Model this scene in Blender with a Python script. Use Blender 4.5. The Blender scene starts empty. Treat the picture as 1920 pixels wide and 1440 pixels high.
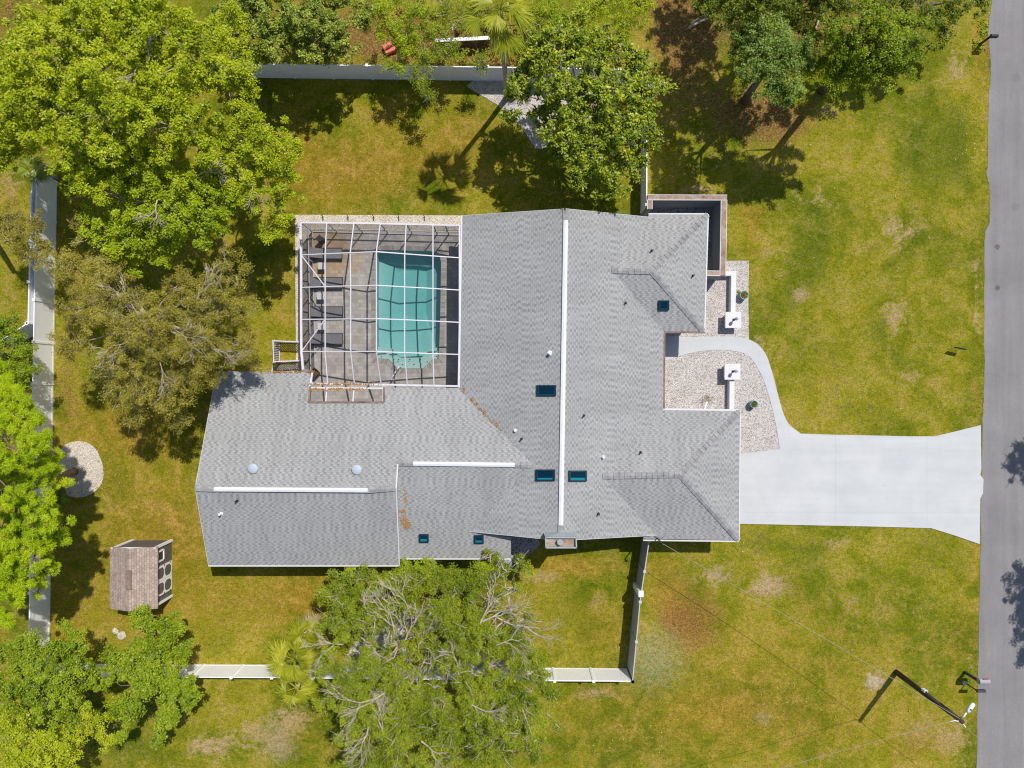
import bpy, bmesh, math, random
import numpy as np
from mathutils import Vector
R = math.radians
H = 42.67          # camera height over the lawn (m)
F = 1280.0         # focal length in photo pixels (1920 px wide frame)
scn = bpy.context.scene
C = scn.collection
# ------------------------------------------------------------------ camera, sky, sun, exposure
cd = bpy.data.cameras.new("camera"); cam = bpy.data.objects.new("camera", cd); C.objects.link(cam)
cam.location = (0, 0, H); cd.sensor_width = 36; cd.lens = 36 * F / 1920; cd.clip_start = .5; cd.clip_end = 2000
scn.camera = cam
SUN_AZ = math.atan2(.595, .804)      # from north towards east
SUN_EL = R(59)
w = bpy.data.worlds.new("World"); scn.world = w; w.use_nodes = True
nt = w.node_tree; bg = nt.nodes['Background']; sky = nt.nodes.new('ShaderNodeTexSky')
sky.sky_type = 'NISHITA'; sky.sun_disc = False; sky.sun_elevation = SUN_EL; sky.sun_rotation = SUN_AZ
nt.links.new(sky.outputs[0], bg.inputs[0]); bg.inputs[1].default_value = .10
sl = bpy.data.lights.new("sun", 'SUN'); sl.energy = 4.3; sl.angle = R(.53); sl.color = (1, .95, .87)
so = bpy.data.objects.new("sun", sl); C.objects.link(so)
sd = Vector((.595 * math.cos(SUN_EL), .804 * math.cos(SUN_EL), math.sin(SUN_EL)))
so.rotation_euler = sd.to_track_quat('Z', 'Y').to_euler(); so.location = (20, 30, 60)
scn.view_settings.view_transform = 'Standard'; scn.view_settings.look = 'None'
scn.view_settings.exposure = 0.0; scn.view_settings.gamma = 1
scn.cycles.max_bounces = 6; scn.cycles.transparent_max_bounces = 12
scn.cycles.use_denoising = True; scn.cycles.filter_width = 1.15

# ------------------------------------------------------------------ placing helpers
def at(px, py, h=0.0):
    "point at height h seen at photo pixel px, py"
    s = (H - h) / F
    return Vector(((px - 960) * s, (720 - py) * s, h))
rng = np.random.default_rng(7)

# ------------------------------------------------------------------ materials
def mat(name, color=(.5, .5, .5), rough=.6, metal=0.0, spec=.5):
    m = bpy.data.materials.new(name); m.use_nodes = True
    b = m.node_tree.nodes['Principled BSDF']
    b.inputs['Base Color'].default_value = (*color, 1); b.inputs['Roughness'].default_value = rough
    b.inputs['Metallic'].default_value = metal; b.inputs['Specular IOR Level'].default_value = spec
    return m
class NT:
    def __init__(s, m): s.t = m.node_tree; s.b = s.t.nodes['Principled BSDF']
    def n(s, typ, **kw):
        o = s.t.nodes.new('ShaderNode' + typ)
        for k, v in kw.items():
            if k.startswith('i_'): o.inputs[k[2:].replace('_', ' ')].default_value = v
            else: setattr(o, k, v)
        return o
    def l(s, a, b): s.t.links.new(a, b)
    def pos(s): return s.n('NewGeometry').outputs['Position']
    def noise(s, scale, detail=4, rough=.6, vec=None, dist=0):
        o = s.n('TexNoise'); o.inputs['Scale'].default_value = scale; o.inputs['Detail'].default_value = detail
        o.inputs['Roughness'].default_value = rough; o.inputs['Distortion'].default_value = dist
        s.l(vec if vec is not None else s.pos(), o.inputs['Vector']); return o.outputs['Fac']
    def ramp(s, fac, stops, interp='LINEAR'):
        o = s.n('ValToRGB'); e = o.color_ramp.elements; o.color_ramp.interpolation = interp
        while len(e) < len(stops): e.new(.5)
        for i, (p, c) in enumerate(stops):
            e[i].position = p; e[i].color = (*c, 1) if len(c) == 3 else c
        s.l(fac, o.inputs['Fac']); return o.outputs['Color']
    def mr(s, v, a, b, c=0, d=1):
        o = s.n('MapRange'); s.l(v, o.inputs['Value'])
        for k, x in zip(('From Min', 'From Max', 'To Min', 'To Max'), (a, b, c, d)): o.inputs[k].default_value = x
        return o.outputs[0]
    def mix(s, f, a, b, mode='MIX'):
        o = s.n('Mix', data_type='RGBA', blend_type=mode)
        for k, x in ((0, f), (6, a), (7, b)):
            if hasattr(x, 'is_output') or isinstance(x, bpy.types.NodeSocket): s.l(x, o.inputs[k])
            elif k == 0: o.inputs[0].default_value = x
            else: o.inputs[k].default_value = (*x, 1)
        return o.outputs[2]
    def math(s, op, a, b=None):
        o = s.n('Math', operation=op)
        for k, x in ((0, a), (1, b)):
            if x is None: continue
            if isinstance(x, bpy.types.NodeSocket): s.l(x, o.inputs[k])
            else: o.inputs[k].default_value = x
        return o.outputs[0]
    def bump(s, h, strength=.4, dist=.02):
        o = s.n('Bump'); o.inputs['Strength'].default_value = strength; o.inputs['Distance'].default_value = dist
        s.l(h, o.inputs['Height']); s.l(o.outputs[0], s.b.inputs['Normal'])
    def col(s, c): s.l(c, s.b.inputs['Base Color'])

def noisy(name, c1, c2, scale=3, rough=.7, bump=0.0, fine=20, spec=.3, amt=.25):
    m = mat(name, c1, rough, spec=spec); g = NT(m)
    a = g.ramp(g.noise(scale, 5, .65), [(.3, c1), (.7, c2)])
    f = g.mr(g.noise(fine, 3), .25, .75, 1 - amt, 1 + amt)
    g.col(g.mix(1.0, a, f, 'MULTIPLY'))
    if bump: g.bump(g.noise(fine, 3), bump)
    return m

def lawn_material():
    m = mat('lawn', rough=.95, spec=.1); g = NT(m)
    P = g.pos()
    big = g.noise(.16, 4, .6, P, .6); mid = g.noise(.75, 5, .65, P, .8); sm = g.noise(3.2, 4, .7, P, .3); fine = g.noise(14, 3, .7, P)
    big2 = g.noise(.33, 4, .6, g.n('VectorMath', operation='ADD').outputs[0])
    va = g.t.nodes[-1]
    # colour layers: deep green -> olive -> yellow green
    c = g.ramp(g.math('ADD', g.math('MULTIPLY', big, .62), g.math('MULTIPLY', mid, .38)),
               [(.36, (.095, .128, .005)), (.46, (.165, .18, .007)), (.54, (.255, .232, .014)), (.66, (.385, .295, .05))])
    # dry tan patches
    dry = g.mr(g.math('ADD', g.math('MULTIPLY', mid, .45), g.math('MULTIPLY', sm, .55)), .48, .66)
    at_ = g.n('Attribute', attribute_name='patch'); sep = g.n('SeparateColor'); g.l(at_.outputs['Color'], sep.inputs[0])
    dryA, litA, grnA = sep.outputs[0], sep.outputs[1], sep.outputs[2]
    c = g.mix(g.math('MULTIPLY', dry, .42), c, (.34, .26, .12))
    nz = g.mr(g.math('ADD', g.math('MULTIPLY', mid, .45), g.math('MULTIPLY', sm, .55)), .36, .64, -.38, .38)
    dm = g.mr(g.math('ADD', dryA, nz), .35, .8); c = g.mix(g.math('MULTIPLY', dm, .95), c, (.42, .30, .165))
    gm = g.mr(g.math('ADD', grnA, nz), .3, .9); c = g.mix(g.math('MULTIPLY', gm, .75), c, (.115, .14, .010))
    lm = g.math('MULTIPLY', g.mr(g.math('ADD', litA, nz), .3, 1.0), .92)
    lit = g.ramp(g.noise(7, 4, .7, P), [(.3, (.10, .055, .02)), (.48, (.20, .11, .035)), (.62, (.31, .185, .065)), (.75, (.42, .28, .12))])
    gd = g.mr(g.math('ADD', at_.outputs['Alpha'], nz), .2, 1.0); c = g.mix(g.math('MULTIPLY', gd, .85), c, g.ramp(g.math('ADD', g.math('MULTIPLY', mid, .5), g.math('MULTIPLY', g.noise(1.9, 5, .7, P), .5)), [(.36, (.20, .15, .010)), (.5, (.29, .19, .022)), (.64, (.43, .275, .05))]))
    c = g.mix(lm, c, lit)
    for (qx, qy, rr_, cc_, ss_) in ((1292, 1160, 2.6, (.30, .13, .03), .38), (1225, 1235, 2.4, (.30, .31, .17), .5), (1250, 1110, 1.6, (.36, .16, .04), .35), (1430, 1345, .7, (.42, .35, .22), .25), (1640, 1278, .7, (.5, .42, .33), .6), (525, 1400, 1.2, (.42, .30, .22), .5)):
        q_ = at(qx, qy); dn = g.n('VectorMath', operation='DISTANCE'); g.l(P, dn.inputs[0]); dn.inputs[1].default_value = (q_.x, q_.y, 0)
        e_ = g.math('ADD', dn.outputs['Value'], g.mr(sm, .3, .7, -rr_ * .6, rr_ * .6)); c = g.mix(g.math('MULTIPLY', g.mr(e_, rr_ * .3, rr_, 1, 0), ss_), c, cc_)
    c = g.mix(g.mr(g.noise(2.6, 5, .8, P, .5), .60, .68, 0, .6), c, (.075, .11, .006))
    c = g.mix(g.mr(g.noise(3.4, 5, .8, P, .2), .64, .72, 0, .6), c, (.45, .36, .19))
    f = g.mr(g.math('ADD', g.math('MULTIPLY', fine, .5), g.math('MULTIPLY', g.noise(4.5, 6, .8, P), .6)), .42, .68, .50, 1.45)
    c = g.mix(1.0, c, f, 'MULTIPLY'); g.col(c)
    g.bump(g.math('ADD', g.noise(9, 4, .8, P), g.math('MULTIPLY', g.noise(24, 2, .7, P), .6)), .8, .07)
    return m

def shingle(name, k=1.0):
    m = mat(name, rough=.9, spec=.2); g = NT(m)
    uv = g.n('UVMap', uv_map='UVMap').outputs[0]
    sp = g.n('SeparateXYZ'); g.l(uv, sp.inputs[0]); u, v = sp.outputs[0], sp.outputs[1]
    vr = g.math('DIVIDE', v, .118); row = g.math('FLOOR', vr); fv = g.math('SUBTRACT', vr, row)
    wn = g.n('TexWhiteNoise', noise_dimensions='1D'); g.l(row, wn.inputs['W'])
    uu = g.math('ADD', g.math('ADD', g.math('DIVIDE', u, .36), g.math('MULTIPLY', row, .5)), g.math('MULTIPLY', wn.outputs['Value'], .5))
    tab = g.math('FLOOR', uu); fu = g.math('SUBTRACT', uu, tab)
    cb = g.n('CombineXYZ'); g.l(tab, cb.inputs[0]); g.l(row, cb.inputs[1]); w2_ = g.n('TexWhiteNoise', noise_dimensions='3D'); g.l(cb.outputs[0], w2_.inputs['Vector'])
    dark = g.math('MULTIPLY', g.mr(g.math('ABSOLUTE', g.math('SUBTRACT', fu, .5)), .20, .28, 1, 0), g.mr(w2_.outputs['Value'], 0, 1, .1, 1.05))
    base = g.mix(dark, (.45 * k, .453 * k, .453 * k), (.29 * k, .295 * k, .305 * k))
    base = g.mix(1.0, base, g.mr(w2_.outputs['Value'], 0, 1, .94, 1.06), 'MULTIPLY')
    br = g.mix(g.mr(fv, .78, .95, 0, .45), base, (.22 * k, .225 * k, .235 * k))
    big = g.mr(g.noise(.35, 5, .6), .3, .7, .93, 1.07)
    c = g.mix(1.0, br, big, 'MULTIPLY')
    c = g.mix(1.0, c, g.mr(g.noise(2.2, 4, .7, uv), .3, .7, .95, 1.05), 'MULTIPLY')
    mp = g.n('Mapping'); mp.inputs['Scale'].default_value = (1.6, .16, 1); g.l(uv, mp.inputs['Vector'])
    c = g.mix(1.0, c, g.mr(g.noise(1.2, 5, .6, mp.outputs[0]), .3, .7, .91, 1.07), 'MULTIPLY')
    c = g.mix(1.0, c, g.mr(g.noise(40, 2), .3, .7, .88, 1.12), 'MULTIPLY')
    g.col(c)
    return m

def gravel(name, a, b, c_, scale=11):
    m = mat(name, rough=.85, spec=.25); g = NT(m)
    P = g.pos(); v = g.n('TexVoronoi'); v.inputs['Scale'].default_value = scale; g.l(P, v.inputs['Vector'])
    sepc = g.n('SeparateColor'); g.l(v.outputs['Color'], sepc.inputs[0])
    cc = g.ramp(sepc.outputs[0], [(.0, a), (.12, c_), (.3, b), (.7, a), (1, b)])
    edge = g.mr(v.outputs['Distance'], .35, .75, 1, .62)
    cc = g.mix(1.0, cc, edge, 'MULTIPLY')
    cc = g.mix(1.0, cc, g.mr(g.noise(1.1, 5), .3, .7, .88, 1.08), 'MULTIPLY')
    cc = g.mix(1.0, cc, g.mr(g.noise(6, 4, .7), .3, .7, .85, 1.12), 'MULTIPLY')
    g.col(cc); g.bump(g.math('MULTIPLY', v.outputs['Distance'], -1), .7, .05)
    return m

def leaf_mat(name, dark, mid, light, trans=.35, rough=.45, spec=.35, scale=.5):
    m = mat(name, mid, rough, spec=spec); g = NT(m)
    rnd = g.n('NewGeometry').outputs['Random Per Island']
    big = g.noise(scale, 4, .65)
    v = g.math('ADD', g.math('MULTIPLY', rnd, .5), g.math('MULTIPLY', g.mr(big, .3, .7), .5))
    c = g.ramp(v, [(.12, dark), (.5, mid), (.88, light)])
    g.col(c)
    tr = g.n('BsdfTranslucent'); g.l(g.mix(1.0, c, (1.5, 1.4, .7), 'MULTIPLY'), tr.inputs['Color'])
    mx = g.n('MixShader'); mx.inputs[0].default_value = trans
    g.l(g.b.outputs[0], mx.inputs[1]); g.l(tr.outputs[0], mx.inputs[2])
    g.l(mx.outputs[0], g.t.nodes['Material Output'].inputs['Surface'])
    return m

M = {}
M['lawn'] = lawn_material()
M['shingle'] = shingle('shingle', .78)
M['cap'] = noisy('ridge_shingle', (.19, .19, .2), (.36, .36, .37), 3.3, .9, .2, 30)
M['white_shade'] = noisy('shaded_vinyl', (.50, .50, .53), (.45, .45, .48), .9, .4, 0, 9, .4, .04)  # darker copy of the white vinyl, east fence shade painted into its colour
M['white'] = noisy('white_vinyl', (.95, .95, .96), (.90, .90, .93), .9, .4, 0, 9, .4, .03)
M['ventwhite'] = noisy('ridge_vent_white', (.72, .73, .76), (.64, .65, .68), 1.5, .6, 0, 8, .3, .05)
M['frame'] = noisy('white_aluminium', (.68, .66, .72), (.58, .56, .62), 2, .4, 0, 8, .4, .05)
M['drip'] = mat('drip_edge_white', (.62, .60, .62), .5)
M['wall'] = noisy('house_stucco', (.42, .43, .44), (.36, .37, .38), 1, .9, .1)
M['gut'] = noisy('gutter_inside', (.16, .09, .05), (.45, .40, .36), 2.2, .8)
M['fbrown'] = noisy('brown_fascia', (.13, .07, .05), (.28, .2, .17), 1.3, .7)
M['black'] = mat('black_metal', (.012, .012, .014), .5)
M['dark'] = mat('dark_grey_paint', (.04, .042, .05), .7)
def concrete():
    m = mat('painted_concrete', rough=.75, spec=.3); g = NT(m); P = g.pos()
    c = g.ramp(g.noise(.5, 5, .65, P), [(.3, (.48, .495, .51)), (.7, (.55, .56, .575))])
    c = g.mix(g.mr(g.noise(1.7, 7, .75, P), .58, .72, 0, .45), c, (.40, .42, .45))
    c = g.mix(g.mr(g.noise(4.5, 6, .8, P), .68, .74, 0, .6), c, (.33, .33, .34))
    mp = g.n('Mapping'); mp.inputs['Scale'].default_value = (.08, 1.2, 1); g.l(P, mp.inputs['Vector'])
    c = g.mix(1.0, c, g.mr(g.noise(1.5, 4, .6, mp.outputs[0]), .3, .7, .95, 1.04), 'MULTIPLY')
    sx = g.n('SeparateXYZ'); g.l(P, sx.inputs[0])
    for ax, v in ((1, -8.0), (0, 20.2), (0, 25.9)):
        q = g.math('ABSOLUTE', g.math('SUBTRACT', sx.outputs[ax], v)); c = g.mix(g.mr(q, .0, .03, .4, 0), c, (.36, .37, .39))
    g.col(c); return m
M['conc'] = concrete()
def road_material():
    m = mat('asphalt', rough=.9, spec=.25); g = NT(m); P = g.pos()
    c = g.ramp(g.noise(.35, 5, .65, P), [(.3, (.205, .197, .202)), (.7, (.26, .248, .253))])
    c = g.mix(1.0, c, g.mr(g.noise(22, 3, .7, P), .25, .75, .8, 1.2), 'MULTIPLY')
    for (px, py, r, col, s) in ((1870, 463, .17, (.1, .085, .085), .75), (1870, 540, .17, (.1, .085, .085), .75), (1904, 388, .25, (.17, .16, .16), .4),
                                (1904, 145, .3, (.17, .16, .16), .4), (1842, 825, .0, (.5, .5, .5), 0)):
        if not r: continue
        q = at(px, py); d = g.n('VectorMath', operation='DISTANCE'); g.l(P, d.inputs[0]); d.inputs[1].default_value = (q.x, q.y, .02)
        dd = g.math('ADD', d.outputs['Value'], g.mr(g.noise(6, 3, .6, P), .3, .7, -.06, .06))
        c = g.mix(g.math('MULTIPLY', g.mr(dd, r * .75, r * 1.1, 1, 0), s), c, col)
    # pale concrete dust next to the driveway, seams along the road
    sx = g.n('SeparateXYZ'); g.l(P, sx.inputs[0])
    seam = g.mr(g.math('ABSOLUTE', g.math('SUBTRACT', g.math('ADD', sx.outputs[0], g.mr(g.noise(.5, 3, .5, P), 0, 1, -.25, .25)), 30.75)), .0, .025, .25, 0)
    c = g.mix(seam, c, (.12, .11, .11))
    mp = g.n('Mapping'); mp.inputs['Scale'].default_value = (1, .05, 1); g.l(P, mp.inputs['Vector'])
    c = g.mix(1.0, c, g.mr(g.noise(1.6, 4, .6, mp.outputs[0]), .3, .7, .90, 1.08), 'MULTIPLY')
    c = g.mix(g.mr(g.noise(2.3, 6, .75, P), .66, .72, 0, .45), c, (.15, .14, .14))
    return_ = 0; wv = g.n('TexVoronoi', feature='DISTANCE_TO_EDGE'); wv.inputs['Scale'].default_value = .22; g.l(g.mix(.12, P, g.n('TexNoise').outputs['Color']), wv.inputs['Vector'])
    c = g.mix(g.mr(wv.outputs['Distance'], .0, .004, .12, 0), c, (.10, .095, .095))
    g.col(c); g.bump(g.noise(30, 3), .4, .02); return m
M['road'] = road_material()
M['gravel'] = gravel('white_pebbles', (.58, .54, .515), (.70, .665, .64), (.36, .29, .24), 17)
M['gravel2'] = gravel('cream_pebbles', (.66, .58, .48), (.77, .71, .62), (.55, .42, .26), 17)
M['gravelg'] = gravel('grey_gravel', (.34, .34, .38), (.52, .52, .57), (.08, .08, .08), 15)
def paver():
    m = mat('deck_pavers', rough=.8, spec=.3); g = NT(m); P = g.pos()
    br = g.n('TexBrick'); g.l(P, br.inputs['Vector']); br.inputs['Color1'].default_value = (.36, .335, .315, 1)
    br.inputs['Color2'].default_value = (.50, .47, .44, 1); br.inputs['Mortar'].default_value = (.35, .32, .30, 1)
    br.inputs['Scale'].default_value = 1; br.inputs['Brick Width'].default_value = .34; br.inputs['Row Height'].default_value = .23
    br.inputs['Mortar Size'].default_value = .012; br.offset = .37; br.squash = .6; br.squash_frequency = 3
    c = g.mix(1.0, br.outputs['Color'], g.mr(g.noise(1.2, 5), .3, .7, .86, 1.12), 'MULTIPLY')
    q = at(605, 475); d = g.n('VectorMath', operation='DISTANCE'); g.l(P, d.inputs[0]); d.inputs[1].default_value = (q.x, q.y, .02)
    dd = g.math('ADD', d.outputs['Value'], g.mr(g.noise(1.3, 4, .6, P), .3, .7, -1.1, 1.1))
    c = g.mix(g.mr(dd, .9, 2.6, .85, 0), c, g.mix(1.0, c, (1.02, .74, .42), 'MULTIPLY'))
    g.col(c); return m
M['paver'] = paver()
def coping():
    m = mat('pool_coping_brick', rough=.8, spec=.3); g = NT(m)
    br = g.n('TexBrick'); g.l(g.n('UVMap', uv_map='UVMap').outputs[0], br.inputs['Vector']); br.inputs['Color1'].default_value = (.26, .235, .215, 1)
    br.inputs['Color2'].default_value = (.42, .39, .36, 1); br.inputs['Mortar'].default_value = (.27, .25, .24, 1)
    br.inputs['Scale'].default_value = 1; br.inputs['Brick Width'].default_value = .13; br.inputs['Row Height'].default_value = .6
    br.inputs['Mortar Size'].default_value = .018; g.col(br.outputs['Color']); return m
M['coping'] = coping()
M['plaster'] = noisy('pool_plaster', (.42, .58, .56), (.46, .62, .60), 1.2, .7, 0, 6, .2, .03)
M['step'] = noisy('pool_step_plaster', (.43, .57, .53), (.46, .60, .56), 2, .7, 0, 6, .2, .03)
def water():
    m = bpy.data.materials.new('pool_water'); m.use_nodes = True; t = m.node_tree; t.nodes.clear()
    o = t.nodes.new('ShaderNodeOutputMaterial'); tr = t.nodes.new('ShaderNodeBsdfTransparent'); gl = t.nodes.new('ShaderNodeBsdfGlossy')
    tr.inputs[0].default_value = (.97, .99, .99, 1); gl.inputs['Roughness'].default_value = .08
    bp = t.nodes.new('ShaderNodeBump'); nz = t.nodes.new('ShaderNodeTexNoise'); nz.inputs['Scale'].default_value = 2.2; nz.inputs['Detail'].default_value = 3
    ge = t.nodes.new('ShaderNodeNewGeometry'); t.links.new(ge.outputs['Position'], nz.inputs['Vector'])
    t.links.new(nz.outputs[0], bp.inputs['Height']); bp.inputs['Strength'].default_value = .2; bp.inputs['Distance'].default_value = .05
    t.links.new(bp.outputs[0], gl.inputs['Normal'])
    mx = t.nodes.new('ShaderNodeMixShader'); mx.inputs[0].default_value = .045
    t.links.new(tr.outputs[0], mx.inputs[1]); t.links.new(gl.outputs[0], mx.inputs[2]); t.links.new(mx.outputs[0], o.inputs[0])
    va = t.nodes.new('ShaderNodeVolumeAbsorption'); va.inputs['Color'].default_value = (.16, .78, .79, 1); va.inputs['Density'].default_value = .42; t.links.new(va.outputs[0], o.inputs['Volume']); return m
M['water'] = water()
def screen(name, fac, col):
    m = bpy.data.materials.new(name); m.use_nodes = True; t = m.node_tree; t.nodes.clear()
    o = t.nodes.new('ShaderNodeOutputMaterial'); tr = t.nodes.new('ShaderNodeBsdfTransparent'); d = t.nodes.new('ShaderNodeBsdfDiffuse')
    d.inputs[0].default_value = (*col, 1); mx = t.nodes.new('ShaderNodeMixShader'); mx.inputs[0].default_value = fac
    t.links.new(tr.outputs[0], mx.inputs[1]); t.links.new(d.outputs[0], mx.inputs[2]); t.links.new(mx.outputs[0], o.inputs[0]); return m
M['screen'] = screen('insect_screen', .17, (.03, .028, .03))
M['screenw'] = screen('insect_screen_wall', .42, (.06, .05, .06))
M['sling'] = noisy('grey_sling_fabric', (.17, .165, .18), (.20, .20, .21), 4, .8)
M['pot'] = mat('teal_glazed_ceramic', (.12, .36, .40), .25)
M['soil'] = noisy('potting_soil', (.05, .03, .015), (.22, .10, .02), 9, .9, .3)
M['shedroof'] = mat('brown_shingle'); 
def shedroof(m):
    g = NT(m); g.b.inputs['Roughness'].default_value = .9; g.b.inputs['Specular IOR Level'].default_value = .15
    br = g.n('TexBrick'); g.l(g.n('UVMap', uv_map='UVMap').outputs[0], br.inputs['Vector']); br.inputs['Color1'].default_value = (.32, .25, .215, 1)
    br.inputs['Color2'].default_value = (.44, .355, .305, 1); br.inputs['Mortar'].default_value = (.24, .18, .155, 1)
    br.inputs['Scale'].default_value = 1; br.inputs['Brick Width'].default_value = .24; br.inputs['Row Height'].default_value = .13
    br.inputs['Mortar Size'].default_value = .012; br.offset = .37
    g.col(g.mix(1.0, br.outputs['Color'], g.mr(g.noise(2.5, 4, .7), .3, .7, .8, 1.2), 'MULTIPLY'))
shedroof(M['shedroof'])
M['shedwall'] = noisy('grey_brown_siding', (.12, .105, .105), (.15, .13, .13), 2, .8)
M['trim'] = mat('white_trim', (.90, .88, .92), .5)
M['rust'] = noisy('weathered_brown_coping', (.24, .115, .07), (.42, .36, .31), 1.6, .9, .2, 12, .2, .3)
M['wstucco'] = noisy('white_stucco', (.70, .70, .72), (.64, .63, .65), 1.2, .8, .1, 15, .2, .05)
M['encl'] = noisy('grey_block_wall', (.22, .24, .25), (.27, .29, .30), 1, .8)
M['navy'] = mat('navy_skylight_frame', (.006, .025, .045), .35)
M['teal'] = mat('teal_skylight_curb', (.01, .08, .11), .3)
def glassm(name, c):
    return mat(name, c, .06, spec=.25)
M['pane'] = glassm('skylight_glass', (.002, .022, .05))
M['pane_lit'] = glassm('sunlit_shaft_teal', (.01, .2, .24))  # teal with sunlight in the skylight shaft put into the colour
M['galv'] = noisy('galvanised_metal', (.30, .35, .38), (.36, .41, .44), 2, .45)
M['dome'] = mat('pale_blue_vent', (.42, .48, .56), .6)
M['wood'] = noisy('dark_pole_wood', (.045, .035, .03), (.09, .07, .06), 4, .9, .2)
M['brownwood'] = noisy('brown_post_wood', (.06, .03, .018), (.11, .06, .03), 4, .9)
M['bark'] = noisy('grey_bark', (.33, .28, .22), (.58, .50, .41), 3, .9, .3)
M['barkd'] = noisy('dark_bark', (.085, .065, .05), (.2, .17, .14), 3, .9, .3)
M['barkp'] = noisy('pine_bark', (.16, .10, .07), (.26, .19, .15), 4, .9, .4)
M['orange'] = noisy('orange_pine_needles', (.26, .12, .03), (.42, .24, .08), 9, .9)
M['litter'] = leaf_mat('fallen_leaf', (.28, .14, .04), (.45, .33, .12), (.70, .66, .42), .1, .7)
M['metal'] = mat('grey_painted_metal', (.33, .33, .36), .4)
M['lampw'] = mat('pale_lamp_housing', (.72, .78, .84), .4)
M['steel'] = mat('polished_steel', (.8, .8, .8), .2, .8)
M['red'] = mat('red_flag', (.45, .08, .06), .5)
M['wire'] = mat('weathered_wire', (.30, .27, .23), .6)
M['tray'] = mat('pale_grey_plastic', (.60, .60, .62), .5)
M['pink'] = mat('faded_red_plastic', (.62, .16, .11), .5)
L = dict(
    bright=leaf_mat('bright_oak_leaf', (0.1221, 0.1773, 0.0020), (0.3840, 0.4621, 0.0069), (0.5700, 0.6128, 0.0287), .33),
    vivid=leaf_mat('vivid_green_leaf', (0.0927, 0.1546, 0.0018), (0.3228, 0.4273, 0.0066), (0.5008, 0.5378, 0.0186), .33),
    olive=leaf_mat('olive_oak_leaf', (0.1375, 0.1320, 0.0154), (0.3105, 0.2760, 0.0345), (0.5280, 0.4620, 0.0880), .22),
    rich=leaf_mat('rich_green_leaf', (0.0739, 0.1277, 0.0020), (0.2324, 0.3307, 0.0081), (0.4250, 0.4805, 0.0277), .32),
    yellow=leaf_mat('yellow_green_leaf', (0.1545, 0.2070, 0.0030), (0.4140, 0.4772, 0.0104), (0.5506, 0.5796, 0.0290), .33),
    grove=leaf_mat('grove_leaf', (0.1045, 0.1568, 0.0057), (0.2508, 0.3240, 0.0104), (0.4356, 0.4653, 0.0347), .30),
    pine=leaf_mat('pine_needle', (.17, .28, .003), (.42, .56, .007), (.60, .66, .02), .35),
    gloss=leaf_mat('glossy_dark_leaf', (0.0517, 0.0887, 0.0052), (0.2283, 0.3008, 0.0259), (0.5645, 0.6048, 0.1109), .22, .4, .3, 1.2),
    magn=leaf_mat('magnolia_leaf', (0.0456, 0.0912, 0.0058), (0.2480, 0.3393, 0.0183), (0.6270, 0.6160, 0.0660), .26, .4, .3, 1.5),
    cool=leaf_mat('cool_green_leaf', (0.0538, 0.1008, 0.0121), (0.1932, 0.2896, 0.0439), (0.3881, 0.4990, 0.1109), .28),
    shade=leaf_mat('deep_green_leaf', (0.0517, 0.0850, 0.0044), (0.1723, 0.2250, 0.0125), (0.3629, 0.4234, 0.0403), .28),
    palm=leaf_mat('fan_palm_leaf', (.16, .22, .008), (.35, .38, .014), (.58, .55, .07), .35, .4),
    deadp=leaf_mat('dry_palm_leaf', (.30, .22, .10), (.45, .36, .20), (.6, .52, .36), .2, .7),
)
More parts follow.
